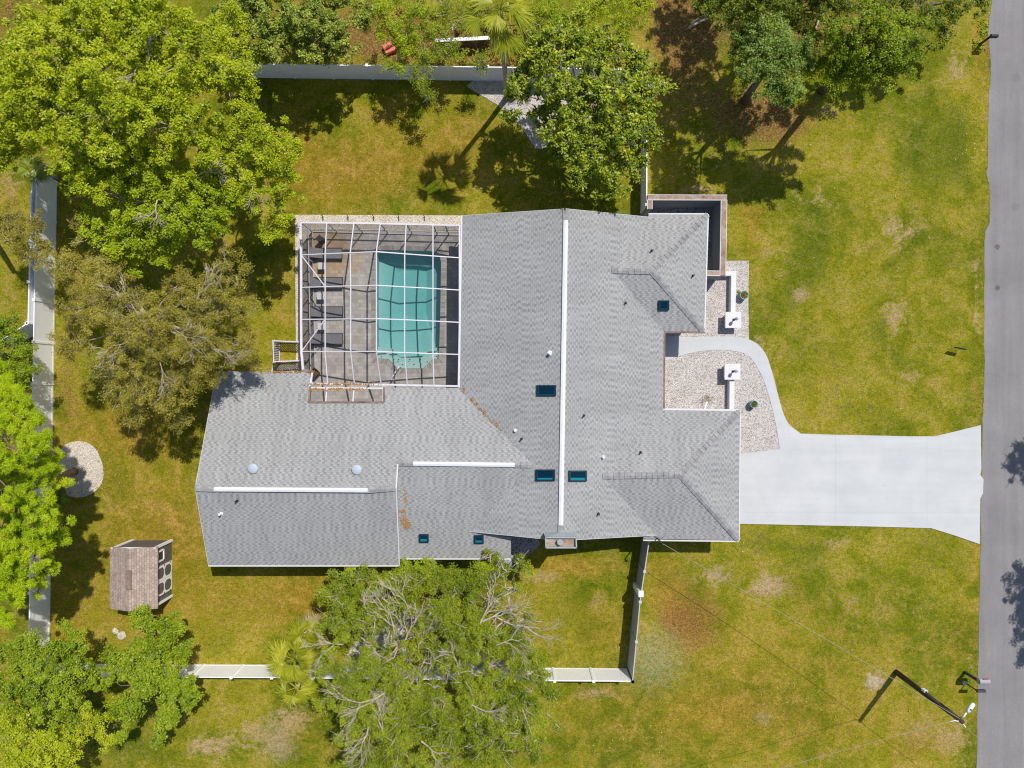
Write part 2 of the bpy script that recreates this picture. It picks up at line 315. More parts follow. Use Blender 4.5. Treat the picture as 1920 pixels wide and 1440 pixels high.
# ------------------------------------------------------------------ mesh builder
WL = {}
class MB:
    def __init__(s): s.v = []; s.f = []; s.uv = []; s.mi = []; s.cur = 0
    def add(s, vs, fs, uvs=None):
        b = len(s.v); s.v += [tuple(v) for v in vs]
        for k, f in enumerate(fs):
            s.f.append([b + i for i in f]); s.mi.append(s.cur)
            s.uv.append(uvs[k] if uvs else [(0, 0)] * len(f))
        return s
    def box(s, c, size, rz=0):
        x, y, z = (d / 2 for d in size); cs, sn = math.cos(rz), math.sin(rz)
        vs = [(c[0] + a * x * cs - b * y * sn, c[1] + a * x * sn + b * y * cs, c[2] + d * z) for d in (-1, 1) for b in (-1, 1) for a in (-1, 1)]
        return s.add(vs, [(0, 2, 3, 1), (4, 5, 7, 6), (0, 1, 5, 4), (2, 6, 7, 3), (0, 4, 6, 2), (1, 3, 7, 5)])
    def beam(s, p, q, wd, ht, up=(0, 0, 1)):
        p, q = Vector(p), Vector(q); d = (q - p).normalized(); u = Vector(up)
        if abs(d.dot(u)) > .98: u = Vector((1, 0, 0))
        sd_ = d.cross(u).normalized() * wd / 2; u2 = sd_.cross(d).normalized() * ht / 2
        vs = [e + a * sd_ + b * u2 for e in (p, q) for (a, b) in ((-1, -1), (1, -1), (1, 1), (-1, 1))]
        return s.add(vs, [(0, 1, 2, 3), (7, 6, 5, 4), (0, 4, 5, 1), (1, 5, 6, 2), (2, 6, 7, 3), (3, 7, 4, 0)])
    def tube(s, pts, rad, n=6, cap=True):
        pts = [Vector(p) for p in pts]; rs = rad if isinstance(rad, (list, tuple)) else [rad] * len(pts); vs = []; fs = []
        for i, p in enumerate(pts):
            d = (pts[min(i + 1, len(pts) - 1)] - pts[max(i - 1, 0)]).normalized()
            a = d.cross(Vector((0, 0, 1)) if abs(d.z) < .9 else Vector((1, 0, 0))).normalized(); b = d.cross(a)
            for k in range(n): t = 2 * math.pi * k / n; vs.append(p + (a * math.cos(t) + b * math.sin(t)) * rs[i])
        for i in range(len(pts) - 1):
            for k in range(n): fs.append((i * n + k, i * n + (k + 1) % n, (i + 1) * n + (k + 1) % n, (i + 1) * n + k))
        if cap: fs += [tuple(range(n))[::-1], tuple(range((len(pts) - 1) * n, len(pts) * n))]
        return s.add(vs, fs)
    def lathe(s, c, prof, n=20):
        vs = []; fs = []
        for (r, z) in prof:
            for k in range(n): t = 2 * math.pi * k / n; vs.append((c[0] + r * math.cos(t), c[1] + r * math.sin(t), c[2] + z))
        for i in range(len(prof) - 1):
            for k in range(n): fs.append((i * n + k, i * n + (k + 1) % n, (i + 1) * n + (k + 1) % n, (i + 1) * n + k))
        fs += [tuple(range(n))[::-1], tuple(range((len(prof) - 1) * n, len(prof) * n))]
        return s.add(vs, fs)
    def prism(s, loop, z0, z1):
        n = len(loop); a = area(loop); lp = loop if a > 0 else loop[::-1]
        vs = [(p[0], p[1], z0) for p in lp] + [(p[0], p[1], z1) for p in lp]
        return s.add(vs, [tuple(range(n))[::-1], tuple(range(n, 2 * n))] + [(i, (i + 1) % n, n + (i + 1) % n, n + i) for i in range(n)])
    def poly(s, pts, uvs=None): return s.add(pts, [tuple(range(len(pts)))], [uvs] if uvs else None)
    def build(s, name, mats, parent=None, smooth=False, bevel=0):
        off = Vector((0, 0, 0))
        if parent is not None: off = WL[parent.name]
        me = bpy.data.meshes.new(name)
        me.from_pydata([(v[0] - off.x, v[1] - off.y, v[2] - off.z) for v in s.v], [], s.f)
        ul = me.uv_layers.new(name='UVMap'); flat = [c for f in s.uv for p in f for c in p]; ul.data.foreach_set('uv', flat)
        for m_ in (mats if isinstance(mats, (list, tuple)) else [mats]): me.materials.append(m_)
        me.polygons.foreach_set('material_index', s.mi)
        if smooth: me.polygons.foreach_set('use_smooth', [True] * len(s.f))
        me.validate(); me.update()
        o = bpy.data.objects.new(name, me); C.objects.link(o)
        if parent is not None: o.parent = parent
        WL[o.name] = off
        if bevel:
            b = o.modifiers.new('bevel', 'BEVEL'); b.width = bevel; b.segments = 2; b.limit_method = 'ANGLE'
        return o
def area(lp): return sum(lp[i][0] * lp[(i + 1) % len(lp)][1] - lp[(i + 1) % len(lp)][0] * lp[i][1] for i in range(len(lp))) / 2
def tag(o, label=None, cat=None, group=None, kind=None):
    for k, v in (('label', label), ('category', cat), ('group', group), ('kind', kind)):
        if v: o[k] = v
    return o
def thing(name, loc, label, cat, group=None, kind=None):
    o = bpy.data.objects.new(name, None); o.empty_display_size = .3; C.objects.link(o); o.location = loc; WL[o.name] = Vector(loc)
    return tag(o, label, cat, group, kind)
def struct(name, mb, m): return tag(mb.build(name, m), kind='structure')
def smooth_loop(pts, n=6, closed=False):
    out = []; N = len(pts)
    for i in range(N if closed else N - 1):
        p0, p1, p2, p3 = (Vector((*pts[(i + k) % N if closed else min(max(i + k, 0), N - 1)], 0)) for k in (-1, 0, 1, 2))
        for j in range(n):
            t = j / n; q = .5 * ((2 * p1) + (p2 - p0) * t + (2 * p0 - 5 * p1 + 4 * p2 - p3) * t * t + (3 * p1 - p0 - 3 * p2 + p3) * t ** 3)
            out.append((q.x, q.y))
    if not closed: out.append(tuple(pts[-1]))
    return out
def px(pts, h=0.0): return [tuple(at(a, b, h)[:2]) for a, b in pts]
def offset_loop(lp, d):
    if area(lp) < 0: lp = lp[::-1]
    out = []; n = len(lp)
    for i in range(n):
        a, b, c = Vector(lp[i - 1]), Vector(lp[i]), Vector(lp[(i + 1) % n])
        n1 = Vector(((b - a).y, -(b - a).x)).normalized(); n2 = Vector(((c - b).y, -(c - b).x)).normalized()
        m_ = (n1 + n2); m_ = m_ / max(m_.length_squared, .3) * 2; out.append(tuple(b + m_ * d))
    return out
def sheet_with_hole(outer, hole, z, name, m):
    bm = bmesh.new(); es = []
    for lp in (outer, hole):
        vs = [bm.verts.new((p[0], p[1], z)) for p in lp]
        es += [bm.edges.new((vs[i], vs[(i + 1) % len(vs)])) for i in range(len(vs))]
    bmesh.ops.triangle_fill(bm, edges=es, use_beauty=True)
    for f in bm.faces:
        if f.normal.z < 0: f.normal_flip()
    me = bpy.data.meshes.new(name); bm.to_mesh(me); bm.free(); me.materials.append(m)
    o = bpy.data.objects.new(name, me); C.objects.link(o); return o

# ------------------------------------------------------------------ ground
DX0, DY1 = at(583, 433)[:2]; DX1, DY0 = at(880, 756)[:2]       # pool deck rectangle
def ground():
    xs = sorted(set([-300, -120, -60, -42] + list(np.round(np.arange(-34, 34.01, .25), 3)) + [42, 60, 120, 300, DX0, DX1]))
    ys = sorted(set([-300, -120, -60, -36] + list(np.round(np.arange(-26, 26.01, .25), 3)) + [36, 60, 120, 300, DY0, DY1]))
    xs, ys = np.array(xs), np.array(ys); nx, ny = len(xs), len(ys)
    X, Y = np.meshgrid(xs, ys); V = np.stack([X.ravel(), Y.ravel(), np.zeros(nx * ny)], 1)
    i, j = np.meshgrid(np.arange(nx - 1), np.arange(ny - 1)); i = i.ravel(); j = j.ravel()
    cx = (xs[i] + xs[i + 1]) / 2; cy = (ys[j] + ys[j + 1]) / 2
    keep = ~((cx > DX0) & (cx < DX1) & (cy > DY0) & (cy < DY1)); i = i[keep]; j = j[keep]
    Fc = np.stack([j * nx + i, j * nx + i + 1, (j + 1) * nx + i + 1, (j + 1) * nx + i], 1)
    me = bpy.data.meshes.new('lawn'); me.from_pydata(V.tolist(), [], Fc.tolist())
    PX, PY = V[:, 0] / H * F + 960, 720 - V[:, 1] / H * F
    col = np.zeros((len(V), 4), np.float32); 
    def blob(ch, x, y, rx, ry, wt, e=2.0):
        d = ((PX - x) / rx) ** 2 + ((PY - y) / ry) ** 2
        col[:, ch] = np.clip(col[:, ch] + wt * np.exp(-d * 1.2), -1, 1.2)
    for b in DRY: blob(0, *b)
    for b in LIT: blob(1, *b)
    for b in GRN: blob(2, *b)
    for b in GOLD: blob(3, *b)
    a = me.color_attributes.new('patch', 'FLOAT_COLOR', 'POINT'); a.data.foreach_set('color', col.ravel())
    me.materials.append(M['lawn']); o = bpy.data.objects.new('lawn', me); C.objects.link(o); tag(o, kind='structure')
GOLD = [(1350, 1370, 520, 100, .45), (1450, 1180, 300, 120, .2), (250, 1000, 170, 260, .55), (600, 1130, 480, 70, .5), (850, 330, 330, 110, .3), (1400, 1260, 420, 150, .3), (560, 300, 60, 160, .5), (520, 600, 50, 60, .4), (1130, 1200, 60, 90, .25), (640, 330, 100, 70, .8), (780, 300, 120, 50, .6), (860, 240, 60, 60, .6), (720, 220, 40, 40, .5), (320, 1000, 90, 90, .6), (230, 800, 160, 60, .7), (1410, 440, 25, 60, .6), (1250, 250, 26, 80, .5), (1060, 1060, 90, 25, .9), (1240, 1060, 60, 30, .6),
        (560, 1120, 110, 60, .5), (120, 1180, 50, 40, .5), (5, 1250, 30, 60, .7), (20, 360, 40, 60, .6), (1720, 1400, 60, 40, .5), (580, 1380, 100, 50, .4), (1830, 900, 12, 400, .4), (1835, 100, 14, 120, .7), (1410, 400, 40, 25, .6), (1370, 1330, 100, 40, .35), (1800, 1180, 40, 100, .35), (30, 560, 40, 60, .4)]
DRY = [(1500, 553, 22, 20, .9), (1690, 440, 60, 45, .55), (1680, 590, 45, 60, .5), (1700, 720, 60, 60, .35), (1440, 1100, 50, 32, .95), (1340, 1080, 40, 30, .7),
       (1640, 1280, 30, 15, .8), (1715, 1380, 45, 45, .6), (1790, 1390, 50, 60, .55), (1570, 1020, 40, 20, .5), (1640, 1060, 30, 18, .5), (1600, 1130, 60, 40, .35),
       (1120, 1300, 60, 18, .7), (1190, 1350, 70, 30, .35), (480, 1380, 90, 50, .45), (540, 1345, 60, 40, .5), (380, 1400, 60, 30, .6), (620, 1150, 60, 50, .4),
       (330, 1000, 70, 90, .5), (250, 1120, 60, 60, .3), (700, 310, 90, 40, .5), (620, 340, 60, 60, .35), (860, 240, 60, 60, .4), (20, 350, 40, 60, .6), (20, 560, 40, 60, .4),
       (1330, 1250, 30, 30, .3), (1550, 1420, 70, 40, .3), (1250, 250, 26, 60, .5), (1310, 355, 60, 12, .6), (1560, 210, 50, 30, .4), (1800, 120, 40, 60, .45),
       (1420, 650, 16, 30, .8), (1010, 1080, 70, 20, .7), (1110, 1130, 40, 30, .4), (1830, 560, 12, 120, .6), (1820, 1250, 12, 80, .5), (1460, 480, 40, 50, .4), (230, 950, 90, 60, .35),
       (500, 1130, 70, 50, .45), (1520, 370, 80, 30, .4), (5, 1250, 30, 60, .5), (1680, 1200, 60, 60, .3)]
LIT = [(1280, 100, 70, 110, 1.1), (1400, 210, 90, 60, .9), (1470, 230, 70, 50, .9), (1300, 20, 120, 60, 1), (1290, 1165, 65, 55, 1.05), (850, 90, 150, 45, 1.2),
       (740, 60, 90, 60, 1.1), (600, 60, 150, 60, 1), (980, 80, 90, 70, .9), (125, 730, 25, 120, .5), (120, 1020, 50, 110, .5),
       (150, 480, 200, 250, .35), (30, 30, 60, 60, 1), (800, 1180, 160, 90, .7), (740, 1340, 160, 90, .5), (1850, 80, 8, 120, .7), (1560, 60, 160, 70, .9),
       (1450, 330, 90, 30, .3), (560, 250, 40, 60, .3), (880, 80, 60, 15, .8), (1415, 1060, 30, 20, .3), (130, 1160, 60, 40, .4)]
GRN = [(1790, 260, 40, 90, .9), (1720, 330, 60, 60, .5), (1520, 480, 60, 70, .6), (1480, 560, 60, 60, .4), (1620, 770, 90, 25, .55), (1560, 700, 60, 60, .4), (1500, 1030, 70, 18, .7),
       (1500, 1110, 60, 50, .6), (1730, 1050, 60, 60, .45), (1430, 1010, 50, 30, .6), (1100, 1190, 40, 50, .8), (1070, 1120, 50, 40, .5), (1110, 1355, 18, 18, 1.0), (1075, 1330, 15, 12, .8),
       (1320, 1190, 60, 50, .4), (1560, 1360, 16, 14, 1), (430, 1130, 40, 60, .5), (400, 1210, 50, 40, .5), (690, 360, 80, 25, .6), (700, 190, 40, 40, .5), (1100, 1420, 100, 20, .4),
       (350, 1340, 40, 30, .3), (1830, 700, 15, 60, .4), (1370, 1330, 90, 40, .3), (1560, 1230, 50, 60, .45), (1700, 1400, 30, 40, .6), (1640, 470, 25, 25, .5), (1760, 480, 25, 30, .6), (1655, 620, 12, 30, .9),
       (1700, 860 - 140, 40, 40, .2)]
ground()
rd = MB()
redge = [(1882, -400), (1862, -60), (1859, 0), (1853, 60), (1857, 130), (1853, 200), (1852, 300), (1849, 325), (1855, 350), (1856, 385), (1855, 415), (1850, 430), (1846, 445), (1845, 520), (1845, 720), (1842, 800), (1839, 1000), (1835, 1200), (1831, 1440), (1826, 1700), (1815, 2300)]
redge = smooth_loop(redge, 8)
jr = random.Random(3); redge = [(a + jr.uniform(-1.1, 1.1), b) for a, b in redge]
lp = px([(1960, -3000)] + redge + [(1740, 4500), (1990, 4500), (2040, 1400), (2060, 0), (2160, -3000)])
rd.poly([(x, y, .012) for x, y in lp]); struct('road', rd, M['road'])
# driveway and front walk, one painted slab each
dw = MB(); dw.prism(px([(1350, 856), (1461, 842), (1470, 800), (1500, 813), (1560, 815), (1620, 816), (1700, 818), (1752, 818), (1790, 809), (1838, 797), (1839, 880), (1837, 890), (1843, 898), (1842, 925), (1837, 935), (1836, 1020), (1790, 1004), (1745, 990), (1640, 987), (1350, 981)]), .0, .055)
struct('driveway', dw, M['conc'])
outer = smooth_loop([(1243, 628), (1285, 632), (1340, 631), (1380, 632), (1412, 640), (1434, 662), (1447, 697), (1457, 735), (1466, 768), (1478, 794), (1501, 813)], 6)
inner = smooth_loop([(1462, 843), (1455, 800), (1446, 760), (1434, 720), (1420, 690), (1404, 668), (1385, 660), (1350, 656), (1310, 659), (1275, 667), (1243, 678)], 6)
wk = MB(); wk.prism(px(outer + inner), 0, .05); struct('walkway', wk, M['conc'])
gb = MB(); gb.prism(px([(1225, 470), (1340, 489), (1404, 489), (1403, 560), (1404, 645), (1438, 680), (1452, 740), (1464, 800), (1468, 850), (1440, 858), (1350, 862), (1225, 862)]), -.02, .03)
struct('front_gravel_bed', gb, M['gravel'])
g2 = MB(); g2.prism(px([(553, 403), (880, 404), (880, 432.5), (583, 432.5), (582.5, 760), (556, 760)]), -.02, .028); struct('gravel_strip', g2, M['gravel2'])
g3 = MB(); cc = [(147 + 47 * math.cos(t) * (1 + .05 * math.sin(3 * t)), 880 + 55 * math.sin(t) * (1 + .04 * math.cos(2 * t))) for t in np.linspace(0, 2 * math.pi, 40, endpoint=False)]
g3.prism(px(cc), -.02, .03); struct('round_gravel_bed', g3, M['gravel2'])
g4 = MB(); g4.prism(px(smooth_loop([(888, 150), (1215, 152), (1214, 178), (1120, 185), (1050, 215), (1030, 268), (1005, 278), (975, 235), (930, 195)], 3, True)), -.02, .03); struct('shaded_gravel_bed', g4, M['gravel'])
g5 = MB(); g5.prism(px(smooth_loop([(650, 1225), (690, 1180), (745, 1148), (820, 1150), (825, 1180), (760, 1195), (720, 1225), (690, 1250), (650, 1252)], 4, True)), -.02, .04); struct('grove_gravel_bed', g5, M['gravel'])
g5 = MB(); g5.prism(px([(820, 1225), (900, 1222), (960, 1238), (960, 1252), (820, 1251)]), -.02, .03); struct('fence_gravel_strip', g5, M['gravel'])
g6 = MB(); g6.prism(px([(362, 555), (385, 560), (392, 585), (370, 592), (355, 575)]), -.02, .04); struct('small_gravel_ring', g6, M['gravel'])
g7 = MB(); g7.prism(px([(930, 1000), (1000, 1000), (1015, 1020), (985, 1045), (960, 1062), (930, 1068)]), -.02, .03); struct('side_gravel_bed', g7, M['gravelg'])

# ------------------------------------------------------------------ pool and deck
pool_px = smooth_loop([(706, 490), (708, 474), (722, 469)], 4) + smooth_loop([(808, 471), (822, 475), (827, 492)], 4) + [(826, 560), (824, 640), (822, 672), (811, 673), (793, 691), (745, 691), (727, 673), (706, 672), (705, 560)]
pool = px(pool_px)
if area(pool) < 0: pool = pool[::-1]
cop = offset_loop(pool, .30)
deck = sheet_with_hole([(DX0, DY0), (DX1, DY0), (DX1, DY1), (DX0, DY1)], cop, .0, 'pool_deck', M['paver']); tag(deck, kind='structure')
pr = thing('swimming_pool', (*at(766, 570)[:2], 0), 'turquoise swimming pool with rounded corners and stepped end under the screen cage', 'pool')
cm = MB(); acc = 0; n = len(pool)
for i in range(n):
    a, b = pool[i], pool[(i + 1) % n]; c_, d_ = cop[i], cop[(i + 1) % n]; ln = math.dist(a, b)
    cm.add([(*a, .012), (*c_, .012), (*d_, .012), (*b, .012), (*c_, -.02), (*d_, -.02), (*a, -.14), (*b, -.14)], [(0, 1, 2, 3), (1, 4, 5, 2), (0, 3, 7, 6)],
           [[(acc, 0), (acc, .3), (acc + ln, .3), (acc + ln, 0)], [(acc, .3)] * 4, [(acc, 0)] * 4]); acc += ln
cm.build('coping', M['coping'], pr)
sh = MB()
for i in range(n): a, b = pool[i], pool[(i + 1) % n]; sh.add([(*a, -.10), (*b, -.10), (*b, -.85), (*a, -.85)], [(0, 1, 2, 3)])
pcx = sum(p[0] for p in pool) / n; pcy = sum(p[1] for p in pool) / n; inr = [(pcx + (p[0] - pcx) * .45, pcy + .3 + (p[1] - pcy) * .4) for p in pool]
for i in range(n): j = (i + 1) % n; sh.add([(*pool[i], -.85), (*pool[j], -.85), (*inr[j], -1.55), (*inr[i], -1.55)], [(0, 1, 2, 3)])
sh.poly([(*p, -1.55) for p in inr]); sh.build('basin', M['plaster'], pr)
for zz, pts, nm in ((-.30, [(700, 655), (727, 664), (745, 680), (790, 680), (810, 664), (834, 655), (834, 700), (700, 700)], 'step'), (-.52, [(700, 650), (730, 652), (748, 670), (788, 670), (808, 652), (834, 650), (834, 700), (700, 700)], 'step')):
    # clip: keep inside the pool by intersecting with its outline (shrink towards pool edge)
    sm = MB(); q = px(pts, 0); loop = []
    front = [p for p in q[:6]]
    back = px([(825, 655), (822.5, 671.6), (811, 672.5), (793, 690.5), (745, 690.5), (727, 672.5), (706.5, 671.6), (705.5, 655)])
    fr = px([(706, pts[0][1])] + pts[1:5] + [(824.5, pts[5][1])])
    loop = fr + back
    sm.prism(loop, -.84, zz); sm.build('step', M['step'], pr)
wm = MB(); wm.prism(offset_loop(pool, -.006), -2.2, -.13); wm.build('water', M['water'], pr)
for a, b in ((713, 669), (730, 677), (746, 674), (767, 674), (787, 674), (753, 683), (775, 683), (817, 668), (800, 678)):
    q = at(a, b); dm = MB(); dm.lathe((q.x, q.y, -.298), [(.04, 0), (.04, .01)], 8); dm.build('step_marker', M['dark'], pr)
hr = thing('pool_handrail', at(739, 708), 'white bent pool handrail standing at the stepped end of the pool', 'handrail')
for k in (0,):
    b0, b1 = at(738, 712), at(751, 688); m_ = MB()
    m_.tube([b0, b0 + Vector((0, 0, .75)), b0 + Vector((.1, .2, .88)), b1 + Vector((0, 0, .7)), b1 + Vector((0, 0, -.25))], .03, 8); m_.build('rail', M['trim'], hr)
    m2 = MB(); m2.lathe(b0, [(.09, 0.0), (.09, .02), (.05, .05)], 12); m2.build('base_flange', M['trim'], hr)
# ------------------------------------------------------------------ roof planes
class Plane:
    def __init__(s, a, b, c):
        s.p = a; s.n = (b - a).cross(c - a).normalized()
        if s.n.z < 0: s.n = -s.n
    def at(s, x, y):
        o = Vector((0, 0, H)); d = at(x, y, 0) - o; t = (s.p - o).dot(s.n) / d.dot(s.n); return o + d * t
    def z(s, X, Y): return s.p.z - (s.n.x * (X - s.p.x) + s.n.y * (Y - s.p.y)) / s.n.z
RN, RS = at(1061, 391, 4.4), at(1051, 1014, 4.4)
ME = Plane(RN, RS, at(1244, 695, 2.7)); MW = Plane(RN, RS, at(861, 565, 2.7))
n1 = ME.at(1147, 507); n2 = at(1222, 509, n1.z)
NN = Plane(n1, n2, at(1270, 402.5, 2.7)); NS = Plane(n1, n2, at(1283, 622, 2.7)); NE_ = Plane(n2, at(1327, 402, 2.7), at(1320, 622, 2.7))
g1 = ME.at(1130, 893); g2_ = at(1275, 890, g1.z)
GN = Plane(g1, g2_, at(1315, 770, 2.7)); GS = Plane(g1, g2_, at(1300, 1012, 2.7)); GE = Plane(g2_, at(1387, 770, 2.7), at(1385, 1013, 2.7))
w1 = MW.at(1000, 872); w2 = at(745, 868, w1.z)
WN = Plane(w1, w2, at(720, 727, 2.7))
r1, r2 = WN.at(366, 915), WN.at(742, 915)
WS = Plane(r1, r2, at(570, 1060, 2.75)); W2 = Plane(w1, w2, at(850, 1047, 2.45))
hs = thing('house', (0, 0, 0), 'single storey house with grey shingle roof beside the screened pool', 'house')
def roofuv(pts, pl):
    g_ = Vector((-pl.n.x, -pl.n.y, 0)); g_ = (pl.n.cross(Vector((0, 0, 1)))).normalized(); up = pl.n.cross(g_)
    return [(p.dot(g_) + 50, p.dot(up) + 50) for p in pts]
def roof(pl, pts, holes=()):
    P = [pl.at(*p) for p in pts]
    a = sum(P[i].x * P[(i + 1) % len(P)].y - P[(i + 1) % len(P)].x * P[i].y for i in range(len(P)))
    if a < 0: P = P[::-1]
    rf.poly(P, roofuv(P, pl)); Q = [p - Vector((0, 0, .14)) for p in P[::-1]]; rf.poly(Q)
    for i in range(len(P)): q = (P[i], P[(i + 1) % len(P)]); rf.add([q[0], q[0] - Vector((0, 0, .14)), q[1] - Vector((0, 0, .14)), q[1]], [(0, 1, 2, 3)])
rf = MB()
roof(ME, [(1061, 391), (1221, 407), (1147, 507), (1245, 622), (1243, 768), (1130, 893), (1232, 1004), (1051, 1014)])
roof(MW, [(1061, 391), (865, 404), (860, 727), (1000, 872), (880, 997), (1051, 1014)])
roof(NN, [(1147, 507), (1216, 405), (1216, 402), (1327, 402), (1222, 509)]); roof(NS, [(1147, 507), (1222, 509), (1320, 622), (1245, 622)]); roof(NE_, [(1222, 509), (1327, 402), (1320, 622)])
roof(GN, [(1130, 893), (1243, 768), (1387, 770), (1275, 890)]); roof(GS, [(1130, 893), (1275, 890), (1385, 1013), (1206, 1010), (1206, 980)]); roof(GE, [(1275, 890), (1387, 770), (1385, 1013)])
roof(WN, [(860, 727), (720, 727), (720, 754), (579, 754), (582, 725), (586, 697), (406, 697), (366, 915), (742, 915), (745, 868), (1000, 872)])
roof(WS, [(366, 915), (391, 1060), (748, 1060), (742, 915)])
roof(W2, [(745, 868), (748, 1047), (958, 1047), (958, 985), (893, 985), (1000, 872)])
rfo = rf.build('roof', M['shingle'], hs)
# walls
wl = MB()
wl.prism([tuple(v[:2]) for v in (at(872, 418, 2.4), at(1208, 418, 2.4), at(1214, 418, 2.4), at(1306, 418, 2.4), at(1306, 606, 2.4), at(1232, 606, 2.4), at(1232, 782, 2.4), at(1369, 784, 2.4), at(1368, 996, 2.4),
         at(1210, 996, 2.4), at(1200, 986, 2.4), at(950, 986, 2.4), at(942, 1030, 2.4), at(412, 1044, 2.4), at(412, 770, 2.4), at(862, 770, 2.4))], -.02, 2.28)
for A, B, T in ((at(878, 418, 2.3), at(1230, 418, 2.3), RN + Vector((0, -.45, -.35))), (at(893, 1000, 2.3), at(1215, 1000, 2.3), RS + Vector((0, .12, -.35)))):
    wl.add([A, B, T, A + Vector((0, -.1, 0)), B + Vector((0, -.1, 0)), T + Vector((0, -.1, 0))], [(0, 1, 2), (3, 5, 4)])
a_, b_ = at(402, 1040, 2.25), at(402, 770, 2.25); T = r1 + Vector((.45, 0, -.3)); wl.add([a_, b_, T], [(0, 2, 1)])
wl.build('wall', M['wall'], hs)
# small gable wall under the higher west roof
gw = MB(); e = [WN.at(745, 868), WN.at(742, 915), WS.at(748, 1060)]
lo = [Vector((p.x, p.y, W2.z(p.x, p.y) - .12)) for p in e]
for i in range(2): gw.add([e[i] + Vector((.0, 0, -.01)), e[i + 1] + Vector((0, 0, -.01)), lo[i + 1], lo[i]], [(0, 1, 2, 3)])
gw.build('gable_step', M['wall'], hs)
# fascia / gutters : (plane, p, q, material, drop)
def edge(pl, p, q, m_, name='gutter', wd=.07, ht=.12, out=.03, lift=-.04):
    A, B = pl.at(*p), pl.at(*q); d = (B - A).normalized(); nrm = Vector((d.y, -d.x, 0)).normalized()
    cpx = (at(*p, 2.7) + at(*q, 2.7)) / 2; cen = at(960, 760, 2.7)
    mb = MB(); mb.beam(A + nrm * out + Vector((0, 0, lift)), B + nrm * out + Vector((0, 0, lift)), wd, ht); return mb.build(name, m_, hs)
for (pl, p, q, m_) in ((MW, (860, 727), (865, 404), 'drip'), (WN, (586, 697), (582, 725), 'drip'), (WS, (391, 1060), (748, 1060), 'drip'), (W2, (748, 1047), (958, 1047), 'drip'),
                       (GS, (1206, 1012), (1385, 1014), 'drip'), (GE, (1385, 1013), (1387, 770), 'drip'), (NN, (1327, 402), (1216, 402), 'drip'), (NE_, (1320, 622), (1327, 402), 'drip')):
    edge(pl, p, q, M[m_])
for (pl, p, q, m_) in ((WN, (406, 697), (500, 697), 'gut'), (WN, (500, 697), (588, 697), 'gut'), (NS, (1245, 622), (1322, 622), 'fbrown'), (ME, (1244, 766), (1245, 622), 'fbrown'), (GN, (1386, 770), (1243, 768), 'drip')):
    edge(pl, p, q, M[m_], 'gutter', .11, .1)
for (pl, p, q) in ((MW, (865, 404), (1061, 391)), (ME, (1061, 391), (1221, 407)), (MW, (1051, 1014), (880, 997)), (ME, (1232, 1004), (1051, 1014)), (WN, (406, 697), (366, 915)), (WS, (366, 915), (391, 1060))):
    edge(pl, p, q, M['drip'], 'rake_trim', .02, .16, .01, -.075)
for p, q in (((745, 868), (742, 915)), ((742, 915), (748, 1060))):
    A, B = (WN.at(*p), WN.at(*q)) if p[0] == 745 else (WS.at(*p), WS.at(*q)); mb = MB(); mb.beam(A + Vector((.03, 0, 0)), B + Vector((.03, 0, 0)), .07, .06); mb.build('rake_trim', M['drip'], hs)
# ridge vents
def ridge_strip(A, B, wd, h, name, m_, lift=.02):
    d = (B - A).normalized(); sdv = Vector((d.y, -d.x, 0)).normalized(); mb = MB(); v = []
    for E in (A, B):
        v += [E - sdv * wd / 2 + Vector((0, 0, lift - wd / 2 * .28 - .02)), E - sdv * wd / 2 + Vector((0, 0, lift + h - wd / 2 * .28)), E + Vector((0, 0, lift + h)), E + sdv * wd / 2 + Vector((0, 0, lift + h - wd / 2 * .28)), E + sdv * wd / 2 + Vector((0, 0, lift - wd / 2 * .28 - .02))]
    mb.add(v, [(0, 1, 6, 5), (1, 2, 7, 6), (2, 3, 8, 7), (3, 4, 9, 8), (0, 4, 3, 2, 1), (5, 6, 7, 8, 9)]); return mb.build(name, m_, hs)
dr = (RS - RN).normalized()
ridge_strip(RN + dr * .66, RS - dr * .88, .26, .09, 'ridge_vent', M['ventwhite'])
ridge_strip(WN.at(402, 917), WN.at(690, 919) * 1.0, .24, .08, 'ridge_vent', M['ventwhite'])
ridge_strip(WN.at(775, 869), WN.at(965, 871.5), .24, .08, 'ridge_vent', M['ventwhite'])
def caps(A, B, wd=.34):
    ln = (B - A).length; k = max(2, int(ln / .3)); d = (B - A) / k; mb = MB(); sdv = Vector((d.y, -d.x, 0)).normalized() * wd / 2
    for i in range(k):
        p, q = A + d * i, A + d * (i + 1.02); t = .035
        dz = .28 * wd / 2 * .7
        mb.add([p - sdv + Vector((0, 0, .004 - dz)), p + Vector((0, 0, .008)), p + sdv + Vector((0, 0, .004 - dz)), q - sdv + Vector((0, 0, t - dz)), q + Vector((0, 0, t + .004)), q + sdv + Vector((0, 0, t - dz))], [(0, 1, 4, 3), (1, 2, 5, 4), (3, 4, 1, 0)][:2])
        mb.add([q - sdv + Vector((0, 0, t - dz)), q + Vector((0, 0, t + .004)), q + sdv + Vector((0, 0, t - dz)), q + sdv + Vector((0, 0, -dz)), q + Vector((0, 0, 0)), q - sdv + Vector((0, 0, -dz))], [(0, 1, 4, 5), (1, 2, 3, 4)])
    mb.build('ridge_cap', M['cap'], hs)
up = Vector((0, 0, .02))
for A, B in ((NE_.at(1327, 402), n2), (NE_.at(1320, 622), n2), (n2, n1), (GE.at(1387, 770), g2_), (GE.at(1385, 1013), g2_), (g2_, g1), (RS, RS - dr * .88), (RN + dr * .66, RN), (WN.at(402, 917), r1), (r2, WN.at(690, 919)), (WN.at(775, 869), w2), (w1, WN.at(965, 871.5))):
    caps(A + up, B + up)
